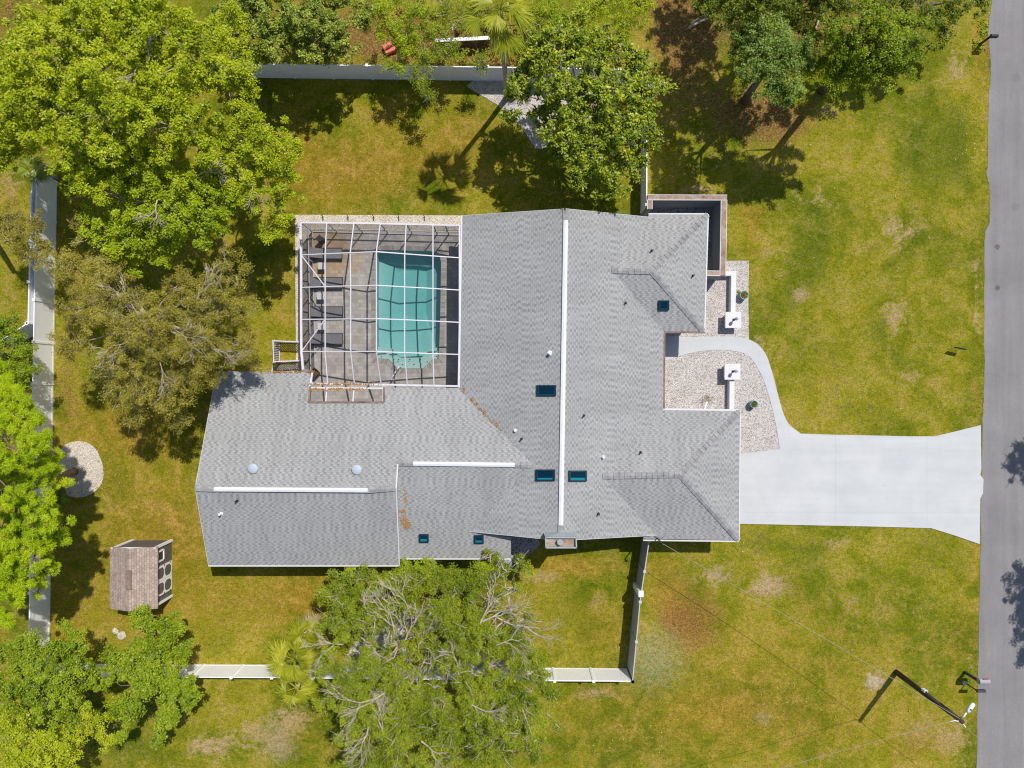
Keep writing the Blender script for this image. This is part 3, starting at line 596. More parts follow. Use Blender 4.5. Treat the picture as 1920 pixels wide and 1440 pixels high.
# skylights
def skylight(pl, x0, y0, x1, y1, pm, h=.13, lit_shaft=0):
    P = [pl.at(x0, y1), pl.at(x1, y1), pl.at(x1, y0), pl.at(x0, y0)]; c = sum(P, Vector()) / 4; up_ = pl.n
    fr = MB(); fw = .055
    outer_ = [p + up_ * h for p in P]; inner_ = [p + (c - p).normalized() * fw * 1.6 + up_ * h for p in P]
    vs = [*(p - up_ * .03 for p in P), *outer_, *inner_, *(p - up_ * .06 for p in inner_)]
    fs = []
    for i in range(4): j = (i + 1) % 4; fs += [(i, j, 4 + j, 4 + i), (4 + i, 4 + j, 8 + j, 8 + i), (8 + i, 8 + j, 12 + j, 12 + i)]
    fr.add(vs, fs); f = fr.build('skylight', M['navy'], hs)
    p2 = MB(); inn = [p - up_ * .05 for p in inner_]; p2.poly(inn); p2.build('pane', pm, f)
    if lit_shaft:  # teal strip painted on as the sunlit part of the shaft
        pb_ = MB(); u1, u0 = inn[3].lerp(inn[0], 1 - lit_shaft) + up_ * .008, inn[2].lerp(inn[1], 1 - lit_shaft) + up_ * .008; pb_.poly([inn[0] + up_ * .008, inn[1] + up_ * .008, u0, u1]); pb_.build('lit_shaft', M['pane_lit'], f)
    p3 = MB()
    for i in range(4):
        A, B = inner_[i] - up_ * .02 + (c - P[i]).normalized() * .03, inner_[(i + 1) % 4] - up_ * .02 + (c - P[(i + 1) % 4]).normalized() * .03; p3.beam(A, B, .025, .03, up_)
    p3.build('pane_seal', M['teal'], f)
    return f
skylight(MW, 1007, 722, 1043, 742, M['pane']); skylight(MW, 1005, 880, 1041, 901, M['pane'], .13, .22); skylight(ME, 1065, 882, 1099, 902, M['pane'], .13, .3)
skylight(NS, 1234, 563, 1254, 581, M['pane'])
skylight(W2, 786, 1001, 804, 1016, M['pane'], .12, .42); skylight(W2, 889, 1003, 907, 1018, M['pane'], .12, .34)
# pipes and vents
def pipe(pl, x, y, r, h, m_, name='vent_pipe'):
    p = pl.at(x, y); mb = MB(); mb.lathe(p, [(r * 1.7, -.05), (r * 1.7, .02), (r, .05), (r, h), (r * 1.15, h + .01), (r * 1.15, h + .04)], 12); mb.build(name, m_, hs, bevel=0)
pipe(MW, 1031, 662, .085, .30, M['trim'], 'exhaust_vent'); pipe(MW, 966, 807, .065, .16, M['tray'], 'exhaust_vent'); pipe(ME, 1131, 857, .065, .16, M['tray'], 'exhaust_vent'); pipe(WS, 415, 963, .06, .25, M['trim'], 'exhaust_vent')
for pl, x, y in ((NN, 1222, 470), (NE_, 1299, 517), (ME, 1173, 568), (GN, 1201, 848), (MW, 978, 823), (ME, 1095, 779), (ME, 1122, 963), (WS, 445, 939)):
    pipe(pl, x, y, .045, .25, M['black'])
for x, y in ((476, 878), (670, 880)):
    p = WN.at(x, y); mb = MB(); mb.lathe(p, [(.2, -.08), (.2, .12), (.29, .14), (.29, .17), (.26, .20), (.08, .22), (.01, .222)], 28); f = mb.build('attic_vent', M['dome'], hs, True)
    m3 = MB(); m3.lathe(p + Vector((0, 0, .22)), [(.03, 0), (.03, .03)], 8); m3.build('cap_screw', M['tray'], f)
# chimney
cz = 5.15
def cpt(x, y, z=cz): return at(x, y, z)
ch = MB(); A, B, Cc, D = cpt(1024, 1027), cpt(1081, 1027), cpt(1080, 1008), cpt(1023, 1008)
ch.prism([tuple(v[:2]) for v in (A, B, Cc + Vector((0, .0, 0)), D)], 0, cz - .18)
cho = ch.build('chimney', M['wall'], hs)
b0 = [Vector((v.x, v.y, 0)) for v in (A, B, Cc, D)]
rim = MB(); th = .07
for i in range(4): p, q = b0[i], b0[(i + 1) % 4]; rim.beam(Vector((p.x, p.y, cz - .08)), Vector((q.x, q.y, cz - .08)), th, .2)
rim.build('rim', M['galv'], cho)
cp = MB(); cp.poly([Vector((p.x, p.y, cz - .175)) for p in b0]); cp.build('cap_plate', M['rust'], cho)
fl = MB(); fc = at(1050, 1016, cz); fl.lathe((fc.x, fc.y, cz - .17), [(.12, 0), (.12, .2), (.17, .22), (.17, .26), (.16, .27)], 24); fl.build('flue_cap', M['metal'], cho)
sk = MB(); s0, s1 = Vector((D.x, D.y, cz + .02)), Vector((Cc.x, Cc.y, cz + .02)); t0, t1 = MW.at(1019, 999), ME.at(1081, 999); tm = (RS - dr * .5)
sk.add([s0, s1, t1 + up * 2, tm + up * 2, t0 + up * 2], [(0, 3, 4), (0, 1, 3), (1, 2, 3)]); 
sk.add([s0, t0 + up * 2, Vector((s0.x, s0.y, 3.8)), Vector((t0.x, t0.y, 3.8))], [(0, 1, 3, 2)]); sk.add([s1, t1 + up * 2, Vector((s1.x, s1.y, 3.8)), Vector((t1.x, t1.y, 3.8))], [(0, 2, 3, 1)])
for k in range(4):
    u_ = (k + .5) / 4; p = s0.lerp(t0 + up * 2, u_); q = s1.lerp(t1 + up * 2, u_); sk.beam(p + Vector((0, 0, .01)), q + Vector((0, 0, .01)), .02, .02)
sk.build('cricket', M['galv'], cho)
# service mast on the roof edge
ms = MB(); mb0 = GS.at(1232, 1009); mt = at(1247, 992, 4.15)
mt = mb0 + Vector((0, 0, 1.25)); ms.tube([mb0, mt], .035, 8); ms.tube([mt, mt + Vector((.06, -.1, .06)), mt + Vector((.12, -.16, -.02))], .05, 8); mo = ms.build('service_mast', M['black'], hs)
ms = MB(); ms.tube([GS.at(1226, 1006), GS.at(1232, 1004) + Vector((0, 0, .25)), GS.at(1238, 1009)], .02, 6); ms.tube([mt - Vector((0, 0, .5)), GS.at(1250, 1003)], .015, 5); ms.build('mast_brace', M['metal'], mo)
# notch lining in the roof beside the cage
nl = MB()
for p, q in (((579, 754), (720, 754)), ((582, 725), (579, 754)), ((720, 727), (720, 754))):
    A, B = WN.at(*p), WN.at(*q); nl.beam(A + Vector((0, 0, -.02)), B + Vector((0, 0, -.02)), .1, .16)
nl.build('notch_trim', M['fbrown'], hs)

# orange needles gathered in valleys
def litter_stuff(name, label, spots, m_, n, size=.10):
    V = []; Fc = []; r = np.random.default_rng(11)
    for (p, rx, ry, cnt) in spots:
        for k in range(cnt):
            q = Vector((p.x + r.normal(0, rx), p.y + r.normal(0, ry), 0)); z = p.z if not callable(n) else n(q)
            a = r.uniform(0, math.pi); l_ = size * r.uniform(.6, 1.5); w_ = size * r.uniform(.25, .5); d = Vector((math.cos(a), math.sin(a), r.uniform(-.2, .2))) * l_; e_ = Vector((-math.sin(a), math.cos(a), r.uniform(-.3, .3))) * w_
            c = Vector((q.x, q.y, z + r.uniform(.01, .05))); b = len(V); V += [c - d, c + e_, c + d, c - e_]; Fc.append((b, b + 1, b + 2, b + 3))
    me = bpy.data.meshes.new(name); me.from_pydata(V, [], Fc); me.materials.append(m_); o = bpy.data.objects.new(name, me); C.objects.link(o); tag(o, label, 'leaves', kind='stuff'); return o
def zroof(q): return max(p.z(q.x, q.y) for p in (MW, WN)) if q.x > -9 and False else WN.z(q.x, q.y)
sp = []
for x, y, c in ((869, 731, 12), (884, 748, 14), (893, 757, 14), (899, 766, 9), (907, 774, 18), (918, 786, 5), (925, 792, 9), (932, 798, 9), (938, 804, 4)):
    p = MW.at(x, y); sp.append((p, .07, .07, c))
litter_stuff('valley_needles', 'line of orange needles lying in the roof valley', sp, M['orange'], lambda q: max(MW.z(q.x, q.y), WN.z(q.x, q.y)), .06)
sp = [(W2.at(x, y), rx, ry, c) for x, y, rx, ry, c in ((759, 930, .08, .25, 26), (755, 958, .1, .1, 25), (757, 974, .12, .1, 35), (761, 985, .16, .14, 70))]
litter_stuff('roof_needles', 'orange needle patches on roof below the small ridge step', sp, M['orange'], lambda q: W2.z(q.x, q.y), .06)
sp = [(WN.at(x, 722) + Vector((0, .05, 0)), .3, .04, 16) for x in range(590, 700, 14)] + [(WN.at(x, 697), .25, .03, 9) for x in range(500, 590, 14)] + [(WN.at(x, 730), .25, .04, 22) for x in range(590, 680, 14)]
litter_stuff('gutter_needles', 'orange needles heaped along gutter between cage and roof', sp, M['orange'], lambda q: WN.z(q.x, q.y) + .05, .07)

# ------------------------------------------------------------------ pool cage
cg = thing('pool_cage', (*at(715, 570)[:2], 0), 'white framed insect screen enclosure over the swimming pool', 'pool enclosure')
colx = [564, 613, 664, 713.5, 762, 812, 862]; colz = [2.4, 2.4, 2.4, 2.4, 2.4, 2.45, 2.65]
rows = [  # (list of px, py, z) for every cross beam, north to south
    [(564, 417.5, 2.4), (613, 418, 2.4), (664, 418.5, 2.4), (713.5, 419.5, 2.4), (762, 420.5, 2.4), (812, 421.5, 2.45), (862, 423, 2.65)],
    [(565, 478, 2.4), (610, 476, 2.85), (657, 474, 3.3), (706, 472, 3.7), (759, 476, 3.3), (812, 480, 2.95), (862, 483.5, 2.7)],
    [(565, 539, 2.4), (610, 537.5, 2.85), (658, 536, 3.3), (706, 535, 3.7), (759, 538, 3.3), (812, 541, 2.95), (862, 544, 2.7)],
    [(565, 599, 2.4), (610, 598.5, 2.85), (658, 598, 3.3), (706, 597.5, 3.7), (759, 599.5, 3.3), (812, 602, 2.95), (862, 604.5, 2.7)],
    [(565.5, 659, 2.4), (610, 659, 2.85), (658, 659, 3.3), (706, 659, 3.7), (759, 661, 3.3), (812, 663, 2.95), (861, 664.5, 2.7)],
    [(585, 719, 2.6), (615, 720, 2.6), (665, 720.5, 2.6), (715, 721, 2.6), (764, 722, 2.65), (814, 723, 2.7), (860, 724, 2.7)]]
RW = [[at(*p) for p in r_] for r_ in rows]
RW[5][0] = at(585, 719, 2.6)
for i, r_ in enumerate(RW):
    for k in range(6):
        mb = MB(); wd = .10 if i in (0, 5) else .055; mb.beam(r_[k], r_[k + 1], wd, .09); mb.build('purlin' if i not in (0, 5) else 'eave_beam', M['frame'], cg)
wcol = [at(564, 417.5, 2.4), at(565, 478, 2.4), at(565, 539, 2.4), at(565, 599, 2.4), at(565.5, 659, 2.4), at(568.5, 693, 2.45)]
for i in range(5): mb = MB(); mb.beam(wcol[i], wcol[i + 1], .13, .13); mb.build('eave_beam', M['frame'], cg)
for k in range(1, 7):
    for i in range(5):
        mb = MB(); wd = .055 if k < 6 else .10; A, B = RW[i][k], RW[i + 1][k]; mb.beam(A, B, wd, .12); mb.build('rafter' if k < 6 else 'eave_beam', M['frame'], cg)
mb = MB(); mb.beam(at(586, 699, 2.5), at(583, 719, 2.6), .09, .1); mb.build('eave_beam', M['frame'], cg)
for p, q in ((RW[1][0], RW[2][1]), (RW[4][0], RW[3][1])):
    mb = MB(); mb.beam(p, q, .055, .06); mb.build('brace', M['frame'], cg)
for a, b, c in ((613, 754, 609), (664, 754, 661)):
    mb = MB(); mb.beam(WN.at(a - 0, 728), WN.at(a - 2, 753), .07, .06); mb.build('rafter', M['frame'], cg)
for p, q in (((582, 727), (719, 728)), ((582, 727), (579, 753)), ((719, 728), (719, 753))):
    mb = MB(); mb.beam(WN.at(*p), WN.at(*q), .09, .08); mb.build('notch_frame', M['frame'], cg)
mb = MB(); mb.beam(WN.at(580, 753.5) - Vector((0, 0, .03)), WN.at(719, 753.5) - Vector((0, 0, .03)), .06, .1); mb.build('notch_frame', M['fbrown'], cg)
# wall posts + rails
wN = [Vector((v.x, v.y, 0)) for v in RW[0]]; wW = [Vector((v.x, v.y, 0)) for v in wcol]
for v in wN + wW[1:]:
    top = 2.4; mb = MB(); mb.beam(v, v + Vector((0, 0, top)), .055, .055); mb.build('post', M['frame'], cg)
for zz in (.05, .95):
    for A, B in ((wN[0], wN[-1]), (wW[0], wW[-1])):
        mb = MB(); mb.beam(A + Vector((0, 0, zz)), B + Vector((0, 0, zz)), .05, .09); mb.build('rail', M['frame'], cg)
dN = MB(); q = Vector(((wN[5].x * .55 + wN[6].x * .45), wN[5].y - .02, 0)); dN.beam(q, q + Vector((0, 0, 2.35)), .06, .06); dN.beam(q + Vector((0, 0, 2.1)), wN[6] + Vector((0, 0, 2.1)), .05, .08); dN.build('door_frame', M['frame'], cg)
sc = MB()
for i in range(5):
    for k in range(6):
        sc.add([RW[i][k], RW[i][k + 1], RW[i + 1][k + 1], RW[i + 1][k]], [(0, 3, 2), (0, 2, 1)])
sc.build('roof_screen', M['screen'], cg)
sc = MB(); sc.add([WN.at(582, 727), WN.at(719, 728), WN.at(719, 753), WN.at(580, 753)], [(0, 3, 2, 1)]); sc.build('notch_screen', M['screen'], cg)
sw = MB(); z2 = Vector((0, 0, 2.38)); sw.add([wN[0], wN[-1], wN[-1] + z2, wN[0] + z2], [(0, 1, 2, 3)]); sw.add([wW[0], wW[-1], wW[-1] + z2, wW[0] + z2], [(0, 1, 2, 3)]); sw.build('wall_screen', M['screenw'], cg)
# cage foot anchors
for x in (606, 653, 701, 748, 796):
    p = at(x, 414.5); mb = MB(); mb.box((p.x, p.y + .15, .06), (.05, .25, .06)); mb.beam((p.x, p.y + .25, .05), (p.x - .02, p.y + .3, .28), .04, .04); tag(mb.build('landscape_light', M['black']), f'small black stake light in the pale gravel, {dict(zip((606,653,701,748,796),("westernmost of the row","second from the west end","middle one of the five","second from the east end","nearest to the house")))[x]}', 'garden light', 'stake lights along the pool cage')

# loungers
def lounger(yc, label, shift=0):
    o = thing('pool_lounger', at(613 + shift, yc), label, 'lounger', 'grey loungers in a row beside the pool')
    x0, x1 = at(584, yc).x, at(643 + shift, yc).x; y = at(613, yc).y; hw = .33
    b = MB(); b.beam((x0 + .72, y, .30), (x1, y, .30), hw * 2 - .06, .035); b.build('seat', M['sling'], o)
    b = MB(); b.beam((x0 + .72, y, .31), (x0 + .05, y, .80), hw * 2 - .06, .035); b.build('backrest', M['sling'], o)
    f = MB()
    for s_ in (-1, 1): f.beam((x0 + .1, y + s_ * hw, .28), (x1 + .03, y + s_ * hw, .28), .05, .06)
    f.beam((x1 + .01, y - hw, .28), (x1 + .01, y + hw, .28), .05, .06); f.build('frame', M['dark'], o)
    for sx in (x0 + .2, x1 - .15):
        for s_ in (-1, 1): l_ = MB(); l_.box((sx, y + s_ * hw, .13), (.05, .05, .26)); l_.build('leg', M['dark'], o)
lounger(477, 'grey sling pool lounger at the brown stained corner of the deck')
lounger(531.5, 'grey sling pool lounger between the first and second white side tables', 1)
lounger(586, 'grey sling pool lounger facing the middle of the pool, third from the gravel end', 1)
lounger(636, 'grey sling pool lounger nearest to the shingle roof and the square planter', 1)
for yc, x, lb in ((501, 607, 'pale side table on the brown stained pavers'), (557, 605, 'pale side table between the middle loungers, under the second cage beam'), (613, 606, 'pale side table beside the lounger nearest to the roof')):
    p = at(x, yc); o = thing('side_table', p, lb, 'side table', 'pale side tables between the loungers')
    b = MB(); b.box((p.x, p.y, .46), (.46, .42, .03)); b.build('table_top', M['tray'], o, bevel=.008); b = MB(); b.lathe((p.x, p.y, 0), [(.15, 0), (.15, .02), (.03, .05), (.03, .45)], 12); b.build('pedestal', M['dark'], o)
p = at(605, 452); o = thing('hourglass_stool', p, 'dark hourglass shaped stool in the stained corner of the pool deck', 'stool')
b = MB(); b.lathe(p, [(.26, 0), (.24, .1), (.10, .38), (.24, .66), (.26, .72), (.24, .73)], 4); b.build('body', M['dark'], o)
p = at(594, 699); o = thing('square_planter', p, 'black square planter with brown soil at the roof corner of the pool deck', 'planter')
b = MB(); b.cur = 0; b.lathe(p, [(.22, 0), (.31, .5), (.34, .52), (.34, .56), (.29, .56), (.28, .48)], 4); b.build('pot', M['dark'], o); b = MB(); b.lathe(p + Vector((0, 0, .47)), [(.28, 0), (.27, .03), (.05, .06)], 4); b.build('soil', M['soil'], o)

# ------------------------------------------------------------------ picket enclosure beside cage
def slat_fence(name, A, B, ht, label, n, cat='fence', group=None):
    A, B = Vector((*A[:2], 0)), Vector((*B[:2], 0)); o = thing(name, A, label, cat, group)
    for zz in (.12, ht - .02): m_ = MB(); m_.beam(A + Vector((0, 0, zz)), B + Vector((0, 0, zz)), .06, .07); m_.build('rail', M['frame'], o)
    s_ = MB(); d = (B - A) / n
    for k in range(n): p = A + d * (k + .5); s_.beam(p + Vector((0, 0, .1)), p + Vector((0, 0, ht - .05)), .055, .03, up=(d.y, -d.x, 0))
    s_.build('slats', M['frame'], o)
    for e_ in (A, B): m_ = MB(); m_.box((e_.x, e_.y, ht / 2), (.1, .1, ht)); m_.build('post', M['frame'], o)
def gnd(x, y, h): v = at(x, y, h); return Vector((v.x, v.y, 0))
slat_fence('picket_fence', gnd(512, 639, 1.2), gnd(513, 679, 1.2), 1.2, 'white picket screen with open slats facing the lawn', 12)
slat_fence('picket_fence', gnd(512, 639, 1.2) + Vector((.08, 0, 0)), gnd(562, 641, 1.2), 1.2, 'white topped picket screen joining the cage, on its lawn side', 14)
slat_fence('picket_fence', gnd(515, 678, 1.2), gnd(562, 676, 1.2), 1.2, 'slatted picket screen beside the roof edge and pale concrete strip', 14)
b = MB(); b.prism(px([(512, 684), (583, 684), (583, 696), (508, 698)]), -.02, .06); struct('equipment_pad', b, M['gravel2'])

# ------------------------------------------------------------------ vinyl fences
def vinyl(name, pts, ht, label, panel=2.42, group='white vinyl fences', inside=M['white'], post_h=.06):
    o = thing(name, pts[0], label, 'fence')
    for a, b in zip(pts[:-1], pts[1:]):
        ln = (b - a).length; k = max(1, round(ln / panel)); d = (b - a) / k; nrm = Vector((d.y, -d.x, 0)).normalized()
        for i in range(k):
            p, q = a + d * i, a + d * (i + 1); m_ = MB(); u_ = d.normalized() * .065
            m_.beam(p + u_ + Vector((0, 0, ht / 2)), q - u_ + Vector((0, 0, ht / 2)), .035, ht - .12)
            nb = 14
            for t in range(1, nb): c = p.lerp(q, t / nb); m_.beam(c + Vector((0, 0, .08)), c + Vector((0, 0, ht - .1)), .008, .045, up=tuple(nrm))
            m_.build('panel', inside, o)
            m_ = MB(); m_.beam(p + u_ + Vector((0, 0, ht - .03)), q - u_ + Vector((0, 0, ht - .03)), .055, .12); m_.build('rail', inside, o); m_ = MB(); m_.beam(p + u_ + Vector((0, 0, .06)), q - u_ + Vector((0, 0, .06)), .055, .12); m_.build('rail', inside, o)
            m_ = MB(); m_.box((p.x, p.y, (ht + post_h) / 2), (.13, .13, ht + post_h)); m_.box((p.x, p.y, ht + post_h + .02), (.17, .17, .03)); m_.build('post', inside, o)
        if b is not pts[-1]: continue
        m_ = MB(); m_.box((b.x, b.y, (ht + post_h) / 2), (.13, .13, ht + post_h)); m_.box((b.x, b.y, ht + post_h + .02), (.17, .17, .03)); m_.build('post', inside, o)
    return o
FH = 1.78
def gt(x, y, h=FH): return gnd(x, y, h)
vinyl('vinyl_fence', [gt(385, 119), gt(990, 127), gt(1213, 131)], FH, 'shaded white vinyl fence along the wooded north side of the lawn')
vinyl('vinyl_fence', [gt(1213, 131), gt(1212.5, 384)], FH, 'white vinyl fence running from the magnolia tree to the dark walled court')
vinyl('vinyl_fence', [gt(69, 325), gt(62, 720), gt(54, 1268)], FH, 'sunlit white vinyl fence along the left edge, in front of the neighbour fence')
vinyl('vinyl_fence', [gt(61, 300), gt(53, 605)], FH, 'neighbour white vinyl fence standing just behind the left boundary fence')
vinyl('vinyl_fence', [gt(51, 607), gt(-8, 645)], FH, 'short white vinyl fence angling away behind the left boundary fence')
vinyl('vinyl_fence', [gt(54, 1268), gt(510, 1270), gt(1040, 1276), gt(1186, 1277)], FH, 'bright white vinyl fence along the bottom lawn, passing under the grove')
ef = vinyl('vinyl_fence', [gt(1217, 1014), gt(1200, 1128), gt(1186, 1277)], FH, 'white vinyl fence from the garage corner to the bottom corner post, casting a long shadow', inside=M['white_shade'])
b = MB(); p = gt(1202, 1114, 1.9); b.box((p.x, p.y, .95), (.30, .36, 1.9)); b.build('gate_box', M['white'], ef, bevel=.01)
for (A, B, lb) in ((gnd(815, 76, 1.0), gnd(918, 71, 1.0), 'low white capped board fence among the brush north of the vinyl fence'),):
    o = thing('board_fence', A, lb, 'fence'); d = B - A
    m_ = MB(); m_.beam(A + Vector((0, 0, 1.0)), B + Vector((0, 0, 1.0)), .2, .06); m_.build('cap_rail', M['white'], o)
    m_ = MB(); m_.beam(A + Vector((0, 0, .5)), B + Vector((0, 0, .5)), .05, .9); m_.build('board_panel', M['brownwood'], o)
    for t in (0, .33, .66, 1): m_ = MB(); p = A.lerp(B, t); m_.box((p.x, p.y, .48), (.1, .1, .96)); m_.build('post', M['brownwood'], o)

# ------------------------------------------------------------------ block-walled court, front low walls and pillars
co = thing('courtyard_wall', gnd(1290, 370, 2), 'dark block wall with weathered brown coping around the corner court', 'wall')
hc = 1.95
seg = [((1218.5, 392), (1218.5, 374.3), .24), ((1214.6, 370), (1363.3, 370.4), .26), ((1357.6, 374.6), (1355.2, 516.6), .30), ((1350.3, 512.5), (1318, 512), .24)]
for i, (p, q, wd) in enumerate(seg):
    A, B = gnd(*p, hc), gnd(*q, hc); nn_ = (B - A).normalized(); nn_ = Vector((nn_.y, -nn_.x, 0))
    m_ = MB(); m_.beam(A + Vector((0, 0, (hc - .05) / 2)), B + Vector((0, 0, (hc - .05) / 2)), wd, hc - .05); f = m_.build('wall', M['encl'], co)
    m_ = MB(); m_.beam(A + Vector((0, 0, hc - .025)), B + Vector((0, 0, hc - .025)), wd, .05); m_.build('coping', M['rust'], co)
    for s_ in (-1, 1): m_ = MB(); m_.beam(A + nn_ * s_ * (wd / 2 + .02) + Vector((0, 0, hc - .05)), B + nn_ * s_ * (wd / 2 + .02) + Vector((0, 0, hc - .05)), .035, .12); m_.build('coping_edge', M['wstucco'], co)
b = MB(); b.prism(px([(1200, 388), (1338, 390), (1336, 500), (1200, 500)]), -.02, .025); struct('court_gravel', b, M['gravelg'])
def low_wall(pts, ht, label, name='low_wall'):
    m_ = MB(); m_.prism([tuple(gnd(*p, ht)[:2]) for p in pts], 0, ht); o = m_.build(name, M['wstucco'], bevel=.015); return tag(o, label, 'wall')
low_wall([(1340, 509.5), (1381, 508), (1379, 588), (1370, 588), (1371, 517), (1340, 517.5)], .5, 'white L shaped low wall between the dark court and the upper pillar')
low_wall([(1368, 708), (1377, 708), (1377, 772), (1367.5, 772)], .5, 'straight white low wall between the lower pillar and garage roof')
def pillar(cx, cy, label, lab2):
    h_ = .72; c = gnd(cx, cy, h_); o = thing('entry_pillar', c, label, 'pillar', 'white entry pillars')
    m_ = MB(); m_.box((c.x, c.y, (h_ - .1) / 2), (.72, .72, h_ - .1)); m_.build('shaft', M['wstucco'], o)
    m_ = MB(); m_.box((c.x, c.y, h_ - .05), (.98, .98, .1)); m_.build('cap', M['wstucco'], o, bevel=.01)
    l_ = thing('pillar_lamp', c + Vector((0, 0, h_)), lab2, 'lamp', 'black lamps on the pillars'); q = c + Vector((.02, .02, h_))
    m_ = MB(); m_.tube([q, q + Vector((0, 0, .42))], .035, 8); m_.box((q.x, q.y, q.z + .01), (.14, .14, .03)); m_.build('stem', M['black'], l_)
    m_ = MB(); m_.box((q.x, q.y, q.z + .5), (.15, .15, .2)); m_.build('lantern', M['black'], l_); m_ = MB(); m_.lathe((q.x, q.y, q.z + .6), [(.12, 0), (.02, .06)], 4); m_.build('lantern_cap', M['metal'], l_)
pillar(1375, 600, 'white square pillar north of the curved walkway, joined to L shaped wall', 'black lamp on the pillar north of the walkway')
pillar(1373.5, 697, 'white square pillar south of the curved walkway, nearer the garage', 'black lamp on the pillar south of the walkway')
def potp(x, y, r, label, leafy):
    c = at(x, y); o = thing('ceramic_pot', c, label, 'plant pot', 'teal pots by the front walls')
    m_ = MB(); m_.lathe(c, [(r * .68, 0), (r * .95, .12), (r * 1.05, .3), (r * .92, .42), (r, .46), (r, .5), (r * .86, .5), (r * .84, .4)], 28); m_.build('pot', M['pot'], o, True)
    m_ = MB(); m_.lathe(c + Vector((0, 0, .40)), [(r * .86, 0), (r * .8, .03), (.02, .05)], 20); m_.build('soil', M['soil'], o)
    m_ = MB(); rr = random.Random(x)
    for k in range(40):
        a = rr.uniform(0, 6.28); d = rr.uniform(0, r * .75); p = c + Vector((math.cos(a) * d, math.sin(a) * d, .45)); e_ = Vector((rr.uniform(-.08, .08), rr.uniform(-.08, .08), rr.uniform(.02, .12))); s_ = Vector((-e_.y, e_.x, 0)) * .4
        m_.add([p, p + e_ * .5 + s_, p + e_, p + e_ * .5 - s_], [(0, 1, 2, 3)])
    m_.build('dry_plant', L['olive'], o)
potp(1390.5, 555, .27, 'teal glazed pot with dry plant beside the L shaped white wall', 1); potp(1409, 757.5, .24, 'teal glazed pot on the pebbles by the garage corner', 0)
b = MB(); b.lathe(at(1384.5, 547), [(.09, 0), (.12, .06), (.05, .14), (.01, .16)], 7); tag(b.build('succulent_tuft', L['olive']), 'tiny olive succulent beside the teal pot near L shaped wall', 'plant')
# agave/dry shrub by garage wall
b = MB(); c = at(1325, 750); rr = random.Random(5)
for k in range(60):
    a = rr.uniform(0, 6.28); l_ = rr.uniform(.08, .32); d = Vector((math.cos(a), math.sin(a), .25)) * l_; s_ = Vector((-d.y, d.x, 0)) * .05; q = c + Vector((rr.uniform(-.3, .3), rr.uniform(-.1, .15), .04)); b.add([q, q + d * .5 + s_, q + d, q + d * .5 - s_], [(0, 1, 2, 3)])
tag(b.build('dried_shrub', M['rust']), 'withered reddish brown shrub on the pebbles next to the garage roof', 'shrub')
b = MB(); b.beam(at(1326, 752) + Vector((0, 0, .03)), at(1320, 770) + Vector((0, 0, .03)), .08, .04); tag(b.build('splash_block', M['trim']), 'white strip of downspout lying on the pebbles by the garage roof', 'downspout')

